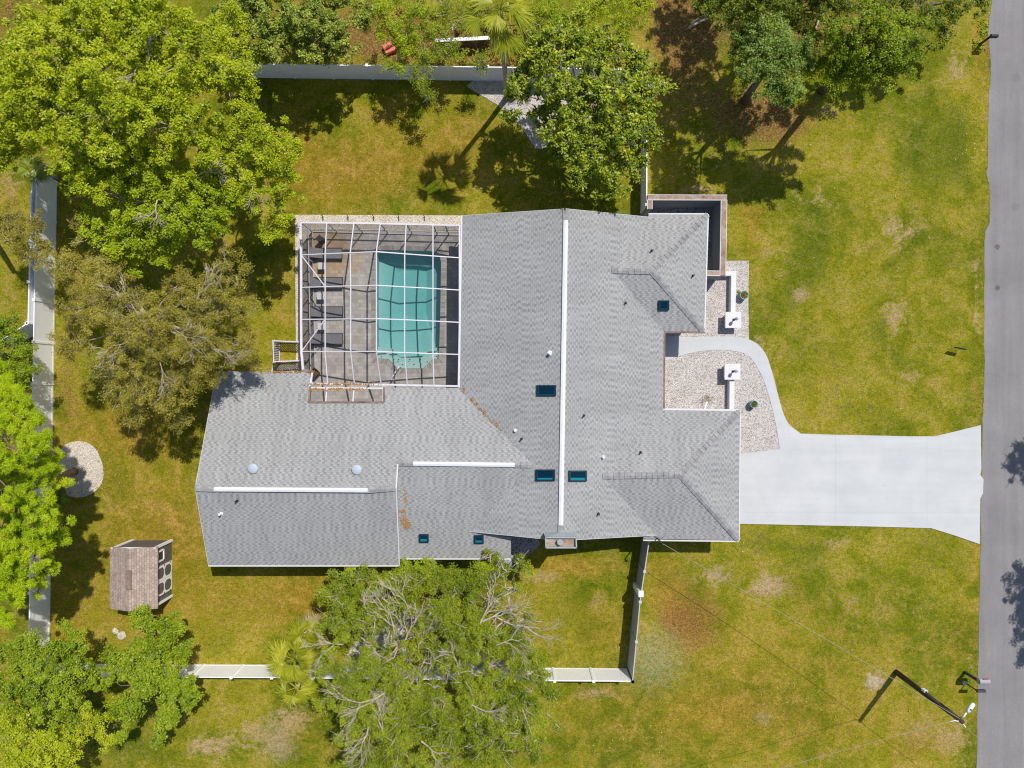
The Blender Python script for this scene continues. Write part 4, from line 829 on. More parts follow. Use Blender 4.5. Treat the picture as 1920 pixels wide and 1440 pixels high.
# ------------------------------------------------------------------ shed
def shed():
    A = gnd(204, 1140, 2.1); x0, x1 = at(212, 1080, 2.1).x, at(289, 1080, 2.1).x; y0, y1 = at(250, 1137, 2.1).y, at(250, 1029, 2.2).y
    o = thing('garden_shed', ((x0 + x1) / 2, (y0 + y1) / 2, 0), 'small shed with brown shingle roof, white double doors facing the house', 'shed')
    xm = (x0 + x1) / 2; ze, zr = 2.1, 2.55; oh = .20
    w_ = MB(); w_.prism([(x0, y0), (x1, y0), (x1, y1), (x0, y1)], 0, ze)
    w_.add([(x0, y1, ze), (x1, y1, ze), (xm, y1, zr), (x0, y0, ze), (x1, y0, ze), (xm, y0, zr)], [(1, 0, 2), (3, 4, 5)])
    nb = 16
    for t in range(1, nb): w_.beam((x0 + (x1 - x0) * t / nb, y1 + .004, .05), (x0 + (x1 - x0) * t / nb, y1 + .004, ze), .012, .012, up=(0, 1, 0))
    w_.build('wall', M['shedwall'], o)
    r_ = MB(); sl_ = (zr - ze) / (xm - x0); yy0, yy1 = y0 - .14, y1 + .10
    for s_ in (-1, 1):
        xe = (x0 - oh) if s_ < 0 else (x1 + oh); zz = zr - sl_ * abs(xe - xm) + .05; tz = zr + .05
        P = [Vector((xe, yy0, zz)), Vector((xe, yy1, zz)), Vector((xm, yy1, tz)), Vector((xm, yy0, tz))]
        if s_ > 0: P = P[::-1]
        P = P if True else P
        f = [(3, 2, 1, 0)]
        uv = [[(P[i].y + 50, abs(P[i].x - xm) * 1.03) for i in (3, 2, 1, 0)]]
        r_.add(P, f, uv); Q = [p - Vector((0, 0, .06)) for p in P]; r_.add(Q, [(0, 1, 2, 3)])
        for i in range(4): r_.add([P[i], P[(i + 1) % 4], Q[(i + 1) % 4], Q[i]], [(0, 1, 2, 3)])
    ro = r_.build('roof', M['shedroof'], o)
    v_ = MB(); ya, yb = at(258, 1105, 2.6).y, at(258, 1069, 2.6).y
    v_.add([(xm - .17, ya, zr + .06), (xm + .17, ya, zr + .06), (xm + .17, yb, zr + .06), (xm - .17, yb, zr + .06), (xm - .14, ya, zr + .13), (xm + .14, ya, zr + .13), (xm + .14, yb, zr + .13), (xm - .14, yb, zr + .13)], [(4, 5, 6, 7), (0, 1, 5, 4), (2, 3, 7, 6), (1, 2, 6, 5), (3, 0, 4, 7)]); v_.build('ridge_vent', M['shedroof'], ro)
    t_ = MB()
    for X, Y in ((x0, y1), (x1, y1), (x1, y0), (x0, y0)): t_.box((X, Y, ze / 2), (.14, .14, ze))
    t_.beam((x0 - .1, y1 + .03, ze - .02), (x1 + .1, y1 + .03, ze - .02), .05, .14); t_.build('corner_trim', M['trim'], o)
    # window on the east wall
    X = x1; yw = at(300, 1042, 1.4).y; w2 = MB()
    for a, b_ in (((X + .03, yw - .3, 1.05), (X + .03, yw + .3, 1.05)), ((X + .03, yw - .3, 1.75), (X + .03, yw + .3, 1.75))): w2.beam(a, b_, .06, .1)
    for s_ in (-.3, .3): w2.beam((X + .03, yw + s_, 1.05), (X + .03, yw + s_, 1.75), .1, .06)
    wo = w2.build('window', M['trim'], o); w3 = MB(); w3.box((X + .012, yw, 1.4), (.02, .56, .66)); w3.build('pane', M['navy'], wo)
    ds = (at(310, 1058, 1).y, at(310, 1113, 1).y); dmid = sum(ds) / 2
    for s_, (ya, yb) in ((1, (ds[0], dmid + .01)), (-1, (dmid - .01, ds[1]))):
        d_ = MB(); yc = (ya + yb) / 2; wd = abs(ya - yb); d_.box((X + .02, yc, .98), (.04, wd, 1.86)); do = d_.build('door', M['trim'], o)
        for zc in (.55, 1.42):
            p_ = MB(); hw, hh, cc_ = wd * .36, .37, .16
            pts = [(-hw, -hh + cc_), (-hw + cc_, -hh), (hw - cc_, -hh), (hw, -hh + cc_), (hw, hh - cc_), (hw - cc_, hh), (-hw + cc_, hh), (-hw, hh - cc_)]
            p_.add([(X + .046, yc + a, zc + b_) for a, b_ in pts], [tuple(range(8))]); p_.build('door_panel', M['shedwall'], do)
        for zc in (.3, 1.0, 1.7): h_ = MB(); h_.box((X + .05, yc + s_ * wd * .46, zc), (.02, .08, .05)); h_.build('hinge', M['black'], do)
    rm = MB(); rm.add([(X + .07, ds[0], .02), (X + .07, ds[1], .02), (X + .45, ds[1], .0), (X + .45, ds[0], .0)], [(0, 1, 2, 3)])
shed()
# rocks by the SW tree
for x, y, r, lb in ((217, 1183, .2, 'smaller pale rock beside the green tree near the shed'), (229, 1191, .27, 'larger pale flat rock beside the green tree near the shed')):
    bm = bmesh.new(); bmesh.ops.create_icosphere(bm, subdivisions=3, radius=r); rr = random.Random(x)
    ph = [rr.uniform(0, 6) for _ in range(3)]
    for v in bm.verts: v.co *= 1 + .16 * math.sin(v.co.x * 14 + ph[0]) * math.cos(v.co.y * 11 + ph[1]); v.co.z *= .5
    me = bpy.data.meshes.new('rock'); bm.to_mesh(me); bm.free(); me.materials.append(M['gravel2']); o = bpy.data.objects.new('garden_rock', me); C.objects.link(o); o.location = at(x, y) + Vector((0, 0, r * .2)); tag(o, lb, 'rock', 'rocks near the shed')

# ------------------------------------------------------------------ utility pole, wires, mailboxes, sign
pb = gnd(1680, 1260, 0); PH = 6.3
po = thing('utility_pole', pb, 'dark wooden utility pole leaning out beside the road with a pale street lamp', 'utility pole')
m_ = MB(); m_.tube([pb, pb + Vector((0, 0, PH * .5)), pb + Vector((0, 0, PH))], [.17, .15, .12], 12); pp = m_.build('pole', M['wood'], po, True)
m_ = MB(); q = pb + Vector((.0, .16, 2.95)); m_.box(q, (.2, .16, .34)); bo = m_.build('meter_box', M['lampw'], po); m_ = MB(); m_.box((q.x, q.y, q.z + .18), (.11, .09, .04)); m_.build('lid', M['black'], bo)
m_ = MB(); t = pb + Vector((0, 0, PH - .35)); e1 = t + Vector((.33, .46, .2)); m_.tube([t + Vector((.1, .1, 0)), t.lerp(e1, .5) + Vector((0, 0, .12)), e1], .04, 8); lo_ = m_.build('lamp_arm', M['trim'], po, True)
m_ = MB(); dv = Vector((.75, 1.05, 0)).normalized(); sv = Vector((-dv.y, dv.x, 0)); prof = [(0, .05), (.12, .10), (.36, .135), (.52, .11), (.6, .04)]
vs = []; 
for (l_, w_) in prof:
    c = e1 + dv * l_; vs += [c - sv * w_, c - sv * w_ * .7 + Vector((0, 0, .11)), c + sv * w_ * .7 + Vector((0, 0, .11)), c + sv * w_, c - Vector((0, 0, .04))]
fs = [tuple(range(5))[::-1], tuple(range(20, 25))] + [(i * 5 + k, i * 5 + (k + 1) % 5, (i + 1) * 5 + (k + 1) % 5, (i + 1) * 5 + k) for i in range(4) for k in range(5)]
m_.add(vs, fs); lh = m_.build('lamp_head', M['lampw'], po, True); m_ = MB(); c = e1 + dv * .22 + Vector((0, 0, .11)); m_.lathe(c, [(.035, 0), (.035, .06)], 10); m_.build('photocell', M['black'], lh)
top = pb + Vector((0, 0, PH))
m_ = MB(); m_.tube([top + Vector((-.1, -.02, -.1)), top + Vector((-.35, .0, -.15)), top + Vector((-.5, -.1, -.25))], .025, 6); m_.tube([top + Vector((.02, -.05, -.08)), top + Vector((.25, -.35, -.12))], .025, 6); m_.build('wire_clamp', M['trim'], po)
def wire(A, B, sag, label, r=.011):
    pts = [A.lerp(B, t / 24) - Vector((0, 0, sag * 4 * (t / 24) * (1 - t / 24))) for t in range(25)]; m_ = MB(); m_.tube(pts, r, 5); tag(m_.build('overhead_wire', M['wire']), label, 'wire', 'wires from the utility pole')
wire(top + Vector((-.05, .1, -.15)), mt, .35, 'overhead wire from the utility pole to the mast on the garage roof', .014)
wire(top + Vector((.25, -.35, -.12)), at(1900, 1440, 6.0) + (at(1900, 1440, 6.0) - top) * 3, .2, 'overhead wire crossing the road away from the utility pole')
wire(top + Vector((-.5, -.1, -.25)), at(1500, 1440, 5.9) + (at(1500, 1440, 5.9) - top) * 2, .25, 'overhead wire running from the utility pole over the bottom lawn')

def mailbox(bx, by, hgt, ln, wd, label, m_body, post=.1, rz=0, flag=False):
    b_ = gnd(bx, by, 0); o = thing('mailbox', b_, label, 'mailbox'); z = hgt
    k = MB(); k.box((b_.x, b_.y, hgt / 2), (post, post, hgt)); k.beam(b_ + Vector((-.05, 0, hgt - .05)), b_ + Vector((ln * .8, 0, hgt - .05)), .09, .06); k.build('post', M['brownwood'] if post < .12 else M['dark'], o)
    k = MB(); n_ = 8; vs = []; x0, x1 = b_.x - .05, b_.x - .05 + ln
    sec = [(-wd / 2, 0), (wd / 2, 0)] + [(math.cos(math.pi * t / n_) * wd / 2, wd * .55 + math.sin(math.pi * t / n_) * wd / 2) for t in range(n_ + 1)]
    for X in (x0, x1): vs += [(X, b_.y + a, z + c) for a, c in sec]
    n2_ = len(sec); k.add(vs, [tuple(range(n2_))[::-1], tuple(range(n2_, 2 * n2_))] + [(i, (i + 1) % n2_, n2_ + (i + 1) % n2_, n2_ + i) for i in range(n2_)]); bo_ = k.build('box', m_body, o)
    k = MB(); k.box((x1 + .012, b_.y, z + wd * .45), (.02, wd * .9, wd * .8)); k.build('door', m_body, bo_)
    if flag: k = MB(); k.box((x1 - .25, b_.y + wd / 2 + .015, z + wd * .9), (.3, .02, .12)); k.build('flag', M['red'], bo_)
mailbox(1809, 1260, 1.15, .62, .34, 'large grey mailbox with a red flag at the road edge near the utility pole', M['metal'], .14, flag=True)
mailbox(1811, 1281, 1.0, .5, .17, 'slim dark newspaper box below the large grey mailbox', M['dark'], .05)
mailbox(1836, 84, 1.0, .42, .2, 'dark mailbox on a brown post at the top of the road verge', M['dark'], .1)
b = MB(); b.lathe(at(1809, 1281), [(.16, -.02), (.15, .05), (.06, .09)], 9); tag(b.build('post_footing', M['gravel2']), 'pale concrete footing at the base of the slim newspaper box', 'footing')
b_ = gnd(1799, 653, .2); o = thing('yard_sign', b_, 'thin dark yard sign standing in the front lawn near the road', 'sign')
c = at(1804, 653, .75); c = Vector((c.x, c.y, 0)); d = Vector((.31, -.07, 0))
m_ = MB(); m_.beam(c - d + Vector((0, 0, .62)), c + d + Vector((0, 0, .62)), .03, .36); m_.build('sign_board', M['dark'], o)
for s_ in (-.6, .6): m_ = MB(); m_.tube([c + d * s_, c + d * s_ + Vector((0, 0, .5))], .012, 5); m_.build('leg', M['dark'], o)
b = MB(); p = at(732, 93); b.box((p.x, p.y, .2), (.75, .6, .3), .4); b.tube([p + Vector((-.3, -.2, .35)), p + Vector((.0, 0, .6)), p + Vector((.35, .2, .35))], .07, 8); tag(b.build('red_play_car', M['pink'], bevel=.08), 'faded red plastic toy lying in the brush north of the fence', 'toy')

# ------------------------------------------------------------------ foliage
def rand_dirs(r, n):
    v = r.normal(size=(n, 3)); return v / np.linalg.norm(v, axis=1, keepdims=True)
def leaf_arrays(r, cen, spread, per, ln, wd, up=.6, flat=.55):
    "cen: (m,3) cluster centres; per: leaves per cluster"
    m_ = len(cen); n = m_ * per; c = np.repeat(cen, per, 0)
    off = rand_dirs(r, n) * (r.random((n, 1)) ** .6) * np.repeat(spread, per)[:, None]; off[:, 2] *= flat
    c = c + off
    nrm = rand_dirs(r, n) * 1.0; nrm[:, 2] = np.abs(nrm[:, 2]) + up * 1.1; nrm[:, 0] += .3; nrm[:, 1] += .4; nrm /= np.linalg.norm(nrm, axis=1, keepdims=True)
    od = off / np.maximum(np.linalg.norm(off, axis=1, keepdims=True), 1e-4)
    t = od + rand_dirs(r, n) * .7; t -= nrm * (t * nrm).sum(1, keepdims=True); t /= np.maximum(np.linalg.norm(t, axis=1, keepdims=True), 1e-4)
    b = np.cross(nrm, t); s = r.uniform(.65, 1.35, (n, 1)); l_ = ln * s; w_ = wd * s
    V = np.stack([c - t * l_ * .5, c + b * w_ * .5 - nrm * l_ * .05, c + t * l_ * .5 - nrm * l_ * .15, c - b * w_ * .5 - nrm * l_ * .05], 1).reshape(-1, 3)
    return V
def quad_mesh(name, V, m_, parent):
    off = np.array(WL[parent.name]) if parent is not None else np.zeros(3); V = (V - off).astype(np.float32); nq = len(V) // 4
    me = bpy.data.meshes.new(name); me.vertices.add(len(V)); me.vertices.foreach_set('co', V.ravel()); me.loops.add(nq * 4); me.polygons.add(nq)
    me.loops.foreach_set('vertex_index', np.arange(nq * 4, dtype=np.int32)); me.polygons.foreach_set('loop_start', np.arange(0, nq * 4, 4, dtype=np.int32))
    me.materials.append(m_); me.update(calc_edges=True); o = bpy.data.objects.new(name, me); C.objects.link(o)
    if parent is not None: o.parent = parent
    WL[o.name] = Vector(off); return o
def gl(x, y, h, r_): g_ = at(x, y); s = F / (H - h); return (960 + g_.x * s, 720 - g_.y * s, h, r_)
SEED = [100]
def tree(name, base, lobes, leaf, label, cat='tree', group=None, dens=7.0, per=16, ln=.17, wd=.10, bark='barkd', trunk=.22, twig=.022, twigs=.35, clump=.42, flatz=.72, over=1.0, up=.6, shell=.45, trunkh=None):
    SEED[0] += 1; r = np.random.default_rng(SEED[0]); rr = random.Random(SEED[0])
    B = gnd(*base, 0); o = thing(name, B, label, cat, group)
    cen = []; spr = []; tb = MB()
    L_ = [(at(x, y, h), h, rad) for (x, y, h, rad) in lobes]
    mx = sum((l[0] for l in L_), Vector()) / len(L_); hm = sum(l[1] for l in L_) / len(L_)
    fork = Vector((B.x * .5 + mx.x * .5, B.y * .5 + mx.y * .5, hm * .75 if trunkh is None else trunkh))
    tb.tube([B, B.lerp(fork, .5) + Vector((rr.uniform(-.1, .1), rr.uniform(-.1, .1), 0)), fork], [trunk * 1.25, trunk, trunk * .8], 8)
    for (c, h, rad) in L_:
        n = max(6, int(dens * rad * rad * 3.0)); d = rand_dirs(r, n); rad_ = rad * (r.random(n) ** shell) * (1 + .12 * np.sin(d[:, 0] * 5 + rad * 9) + .12 * np.sin(d[:, 1] * 7 + h * 5))
        p = d * rad_[:, None]; p[:, 2] = p[:, 2] * flatz; p[:, 2] = np.where(p[:, 2] < -.25 * rad, -.1 * rad, p[:, 2]); cc_ = np.array(c) + p
        cc_[:, 2] = np.maximum(cc_[:, 2], .35)
        cen.append(cc_); spr.append(r.uniform(.5, 1.2, n) * clump * .88)
        base_z = c.z - rad * flatz * .7; hub = Vector((c.x, c.y, max(.4, base_z))); mid = fork.lerp(hub, .5) + Vector((rr.uniform(-.3, .3), rr.uniform(-.3, .3), .25)); lr = trunk * .22 * min(1, rad / 2)
        tb.tube([fork - Vector((0, 0, .1)), mid, hub], [trunk * .4, lr, lr * .55], 6, False)
        k = int(n * twigs * .5); idx = r.permutation(n)[:k]
        for q in idx:
            e = Vector(cc_[q]); e2 = hub + (e - hub) * over + Vector((rr.uniform(-.1, .1), rr.uniform(-.1, .1), .08 * (over > 1.02) * 3)); m1 = hub.lerp(e2, .45) + Vector((rr.uniform(-.22, .22), rr.uniform(-.22, .22), rr.uniform(-.05, .15))) * min(1, rad)
            m2 = hub.lerp(e2, .75) + Vector((rr.uniform(-.15, .15), rr.uniform(-.15, .15), rr.uniform(-.05, .15))) * min(1, rad)
            tb.tube([hub, m1, m2, e2], [twig * 2.2, twig * 1.5, twig, twig * .4], 4, False)
            for s_ in range(2):
                e3 = m2 + Vector((rr.uniform(-.5, .5), rr.uniform(-.5, .5), rr.uniform(-.05, .3))) * over; tb.tube([m2 if s_ else m1, e3], [twig * .8, twig * .3], 3, False)
    cen = np.concatenate(cen); spr = np.concatenate(spr)
    V = leaf_arrays(r, cen, spr, int(per * 4.4), ln * .62, wd * .66, up)
    tb.build('trunk', M[bark], o, True); quad_mesh('crown', V, L[leaf], o); return o

def bare(parent, starts, seed, ln=1.3, r0=.045, bark='bark'):
    rr = random.Random(seed)
    for (x, y, h, ang) in starts:
        mb = MB()
        def grow(p, d, l_, r_, lev):
            q1 = p + d * l_ * .5 + Vector((rr.uniform(-.12, .12), rr.uniform(-.12, .12), rr.uniform(-.02, .06))) * l_; q2 = p + d * l_ + Vector((rr.uniform(-.15, .15), rr.uniform(-.15, .15), 0)) * l_
            mb.tube([p, q1, q2], [r_, r_ * .8, r_ * .6], 5 if lev < 2 else 3, False)
            if lev == 4: return
            for t in range(rr.choice((2, 3, 3)) if lev else 3):
                a = rr.uniform(-.75, .75); dd = Vector((d.x * math.cos(a) - d.y * math.sin(a), d.x * math.sin(a) + d.y * math.cos(a), d.z * .6 + rr.uniform(-.12, .22))); grow(q2 if t else q1, dd, l_ * rr.uniform(.6, .85), max(.009, r_ * .62), lev + 1)
        a = R(ang); grow(at(x, y, h), Vector((math.cos(a), math.sin(a), .15)), ln * rr.uniform(.8, 1.15), r0, 0); mb.build('bare_branch', M[bark], parent)
# bright oaks in the upper left
tr_ = tree('oak_tree', (230, 230), [(110, 105, 9.3, 2.9), (235, 55, 9.8, 2.8), (345, 105, 9.6, 2.4), (70, 200, 8.6, 2.3), (195, 190, 10.2, 2.9), (320, 215, 9.6, 2.4), (150, 290, 8.5, 2.1), (20, 235, 7.5, 1.9), (60, 60, 8, 1.2), (30, 130, 8, 1.5), (250, 285, 8.3, 1.5), (130, 10, 8, 2.0), (240, -20, 9, 2.2), (20, 60 + 230, 6.5, 1.0)], 'bright',
     'very large bright yellow green oak filling the upper left corner', dens=6.2, per=26, bark='bark', ln=.20, wd=.11, trunk=.4, twigs=.16)
bare(tr_, [(280, 110, 10.5, 100), (260, 120, 10.4, 250)], 11, .5, .035)
tr_ = tree('oak_tree', (455, 330), [(425, 60, 8.5, 1.5), (440, 140, 8.5, 1.3), (470, 215, 8, 1.2), (480, 270, 8, 1.8), (515, 300, 7, 1.3), (415, 270, 8.5, 1.7), (525, 390, 6, 1.1), (470, 350, 7, 1.6), (545, 270, 6, .7), (545, 330, 6, .8), (505, 440, 5.5, .8)], 'bright',
     'yellow green oak at the lawn edge between the huge oak and the north lawn', dens=6, per=24, bark='bark', ln=.19, wd=.10, trunk=.25, twigs=.2)
bare(tr_, [(470, 340, 7.7, 290)], 12, .6, .03)
tr_ = tree('oak_tree', (300, 400), [(300, 340, 8, 2.0), (235, 365, 7.5, 1.9), (345, 410, 8, 2.0), (205, 430, 7, 1.3), (400, 390, 7.5, 1.5), (300, 455, 6.5, 1.5), (165, 340, 7, 1.4), (250, 500, 6, .7), (400, 330, 7.5, 1.2), (240, 440, 7, 1.3)], 'vivid',
     'vivid green oak standing just above the brownish olive oak', dens=6, per=26, bark='bark', ln=.20, wd=.11, trunk=.28, twigs=.2)
bare(tr_, [(295, 375, 8.8, 260), (370, 330, 8.4, 20)], 10, .6, .04)
OL = dict(bark='bark', ln=.14, wd=.05, dens=10.0, per=30, twigs=.34, twig=.015, over=1.14, clump=.42, up=.4)
tr_ = tree('live_oak', (300, 600), [(165, 430, 6, 1.1), (130, 500, 6, 1.3), (180, 560, 7, 1.9), (265, 620, 7.5, 2.3), (355, 630, 7, 2.1), (405, 560, 7, 1.5), (425, 510, 6.5, 1.2), (425, 650, 5.5, 1.2), (230, 700, 6.5, 1.8), (325, 720, 6, 1.7), (255, 770, 5, .9), (335, 785, 4.5, .8), (390, 690, 5.5, 1.3), (140, 640, 6, 1.2), (450, 580, 6, 1.0), (465, 655, 5.8, .8), (340, 530, 6.5, 1.1), (190, 500, 6.5, 1.2), (480, 690, 4.5, .5)], 'olive',
     'broad brownish olive live oak with many bare grey twigs beside the west roof', trunk=.35, **OL)
bare(tr_, [(240, 640, 8.0, 200), (330, 620, 8.0, 330), (300, 680, 7.6, 280), (260, 590, 7.9, 120), (370, 560, 7.8, 60), (390, 650, 7.0, 340)], 9, .7, .022)
tree('live_oak', (-20, 440), [(30, 440, 5, 1.1), (5, 410, 5, 1.2), (55, 480, 4.5, .8), (85, 455, 5, .7), (60, 420, 5, .7)], 'olive', 'small olive live oak leaning over the left boundary fences', trunk=.16, **OL)
tree('bushy_tree', (10, 670), [(20, 640, 4, 1.1), (40, 695, 4, .95), (0, 610, 4, 1.1), (10, 720, 4, 1.0), (55, 660, 3.5, .5)], 'rich', 'deep green bushy tree outside the left fence, above the pine', dens=9, per=20, ln=.13, wd=.08, twigs=.1)
# pine : needle tufts
tree('pine_tree', (140, 884), [(70, 960, 8, .9), (30, 1000, 8.5, 1.3), (75, 1010, 7.5, .8), (20, 900, 9, 1.3), (60, 850, 8, .8), (35, 1060, 8, 1.0), (10, 800, 8, 1.2), (95, 875, 7, .8), (112, 905, 6.5, .5), (15, 750, 8, 1.4), (50, 800, 8, 1.3), (20, 850, 9, 1.7), (85, 835, 7.5, .9), (70, 885, 8, .9), (100, 855, 7, .5), (40, 940, 9, 1.8), (95, 985, 7.5, 1.1), (60, 1030, 8, 1.4), (10, 1090, 8, 1.5), (90, 1060, 7, .9), (-40, 900, 11, 2.2), (-40, 1050, 9, 2.0), (70, 1100, 6.5, .6), (5, 1160, 6, .5), (5, 700, 7, .9), (115, 1005, 7, .5)], 'pine',
     'tall pine with bright needle tufts at the left edge, rooted in round gravel bed', bark='barkp', ln=.26, wd=.035, per=70, dens=6.2, clump=.36, flatz=.45, trunk=.2, twigs=.5, twig=.03, up=.3, trunkh=6.5)
# lower left trees
tree('leafy_tree', (110, 1290), [(55, 1215, 5, 1.1), (130, 1210, 5, 1.2), (105, 1290, 6, 1.8), (25, 1290, 5.5, 1.4), (60, 1250, 5.5, 1.2), (150, 1260, 5, 1.0), (40, 1340, 5.5, 1.2), (120, 1350, 5, .8), (5, 1230, 4.5, .7)], 'rich', 'full green leafy tree over the lower end of the left fence', dens=8, per=24, ln=.16, wd=.10, twigs=.12)
tree('leafy_tree', (290, 1265), [(270, 1165, 4, .8), (315, 1175, 4, .9), (345, 1220, 4, .8), (280, 1225, 4.8, 1.2), (290, 1280, 5, 1.3), (345, 1285, 4.5, 1.0), (230, 1255, 4.5, .9), (310, 1340, 4, .8), (240, 1325, 4.5, 1.0), (355, 1320, 3.5, .5), (232, 1385, 4, .5), (190, 1270, 4.5, .8), (300, 1380, 3.5, .4), (215, 1200 + 30, 4.2, .6)], 'rich', 'rich green tree just below the shed, at the end of the bottom fence', dens=8.5, per=26, ln=.17, wd=.12, twigs=.12)
tree('leafy_tree', (170, 1360), [(165, 1350, 4.5, 1.0), (195, 1385, 4, .7), (150, 1310, 4.8, .7), (210, 1330, 4, .6)], 'yellow', 'small yellow green tree squeezed between the two green trees at lower left', dens=9, per=26, ln=.15, wd=.08, twigs=.3, bark='bark')
tree('leafy_tree', (50, 1400), [(25, 1370, 6, 1.4), (85, 1400, 6, 1.3), (125, 1385, 5, .8), (35, 1440, 6, 1.4), (125, 1425, 5, .8), (90, 1450, 5.5, 1.2)], 'yellow', 'yellow green tree in the bottom left corner', dens=8, per=24, ln=.16, wd=.09, twigs=.2, bark='bark')
# grove below the house
GV = dict(bark='bark', ln=.13, wd=.07, per=30, twigs=.3, twig=.022, over=1.2, clump=.42, dens=10, up=.5)
tr_ = tree('grove_tree', (690, 1180), [(640, 1115, 4, 1.2), (695, 1095, 3.7, 1.1), (655, 1165, 4.3, 1.2), (750, 1090, 3.4, 1.0), (615, 1165, 3.5, .7), (705, 1150, 4.2, .9), (745, 1135, 4, .8), (630, 1080, 3.2, .5), (600, 1120, 3.2, .4)], 'grove', 'green grove tree with grey branches touching the west eave', trunk=.14, **GV)
bare(tr_, [(690, 1160, 4.3, 100), (655, 1200, 4.2, 200)], 1, .9, .035)
tr_ = tree('grove_tree', (850, 1140), [(805, 1085, 3.4, 1.0), (860, 1095, 3.8, 1.1), (830, 1140, 4.2, 1.1), (905, 1080, 3.4, .9), (770, 1110, 3.4, .7), (890, 1140, 4.2, 1.0), (790, 1150, 4, .8)], 'grove', 'bushy grove tree at the middle of the south eave', trunk=.14, **GV)
bare(tr_, [(775, 1160, 4.2, 120)], 2, .9, .035)
tr_ = tree('grove_tree', (960, 1150), [(925, 1130, 4, 1.0), (965, 1110, 3.6, .7), (985, 1160, 4, .8), (945, 1170, 4.4, .9), (940, 1060, 3.0, .6), (975, 1050, 2.7, .35), (920, 1040, 2.9, .45)], 'grove', 'sparse grove tree with long bare branches below the chimney', trunk=.15, bark='bark', ln=.13, wd=.065, per=16, twigs=1.0, twig=.032, over=1.3, clump=.33, dens=6, up=.5)
bare(tr_, [(900, 1170, 4.7, 70), (905, 1165, 4.8, 25), (945, 1165, 4.4, 350)], 3, 1.3, .06)
tr_ = tree('grove_tree', (920, 1230), [(895, 1200, 4.8, 1.4), (960, 1205, 4.5, 1.2), (985, 1250, 4.6, 1.2), (925, 1275, 4.8, 1.4), (860, 1235, 4.6, 1.2), (850, 1180, 4.4, 1.0), (880, 1290, 4.6, 1.0), (1015, 1270, 4.2, .6)], 'grove', 'dense grove tree leaning over the bottom fence, right of the pale gravel', trunk=.16, **GV)
bare(tr_, [(930, 1210, 5.2, 20), (860, 1265, 5.0, 100)], 5, .8, .035)
tr_ = tree('grove_tree', (700, 1290), [(625, 1250, 4, 1.1), (660, 1300, 4.8, 1.4), (735, 1275, 4.6, 1.3), (690, 1240, 4.4, .9), (755, 1350, 5, 1.2), (820, 1330, 5, 1.1), (705, 1345, 5, 1.4), (650, 1370, 4.5, .9), (780, 1310, 5, 1.2), (600, 1320, 3.6, .5), (780, 1215, 4, .5)], 'grove', 'wide grove tree with grey fallen looking limbs beside the fan palm', trunk=.18, **GV)
bare(tr_, [(720, 1300, 5.3, 205), (700, 1340, 5.5, 255)], 6, 1.1, .045)
tr_ = tree('grove_tree', (890, 1360), [(835, 1375, 5.3, 1.4), (900, 1330, 5.6, 1.6), (975, 1320, 5.3, 1.4), (990, 1375, 5, 1.2), (925, 1400, 5.4, 1.3), (1030, 1300, 4.5, .7), (1035, 1350, 4.2, .6), (1000, 1410, 4.5, .7)], 'grove', 'dense dark green grove tree at the right side of the grove, outside the fence', trunk=.18, bark='bark', ln=.13, wd=.065, per=28, twigs=.4, twig=.024, over=1.12, clump=.4, dens=10, up=.5)
bare(tr_, [(880, 1320, 6.3, 340)], 7, .8, .04)
tr_ = tree('grove_tree', (740, 1430), [(755, 1400, 4.8, 1.2), (690, 1420, 4.4, 1.1), (820, 1435, 4.8, 1.2), (740, 1460, 4.6, 1.3), (655, 1440, 4, .7), (880, 1450, 4.8, 1.0)], 'grove', 'grove tree cut by the bottom edge of the picture', trunk=.16, **GV)
bare(tr_, [(790, 1390, 5.5, 330), (720, 1380, 5.3, 100)], 8, .9, .045)
tr_ = tree('grove_tree', (770, 1230), [(790, 1185, 3.8, 1.0), (745, 1215, 4, 1.0), (815, 1225, 4.2, 1.1), (700, 1215, 3.8, .8), (780, 1265, 4.3, 1.0), (740, 1175, 3.8, .7), (820, 1290, 4.5, 1.0)], 'grove', 'thin twiggy grove tree standing over the pale gravel', trunk=.12, bark='bark', ln=.12, wd=.06, per=20, twigs=.9, twig=.03, over=1.35, clump=.36, dens=6.5, up=.5)
bare(tr_, [(760, 1200, 4.2, 60), (800, 1245, 4.6, 35), (740, 1190, 4.2, 110)], 4, 1.0, .045)
for i, (x, y, r_, lb) in enumerate(((660, 1075, .5, 'bright shrub under the west roof eave'), (765, 1062, .7, 'bright shrub at the step in the south eave'), (800, 1058, .6, 'bright shrub beside the left small skylight eave'), (925, 1060, .7, 'bright tall shrub under the right small skylight eave'), (983, 1056, .45, 'bright shrub by the grey side gravel below chimney'))):
    tree('eave_shrub', (x, y), [(x, y, 2.6, r_), (x + 10, y + 12, 2.2, r_ * .8), (x - 14, y + 8, 2.0, r_ * .7)], 'vivid', lb, 'shrub', 'shrubs along the south eave', dens=16, per=16, ln=.14, wd=.07, trunk=.05, twigs=.4, twig=.014, clump=.26, over=1.15, bark='bark')
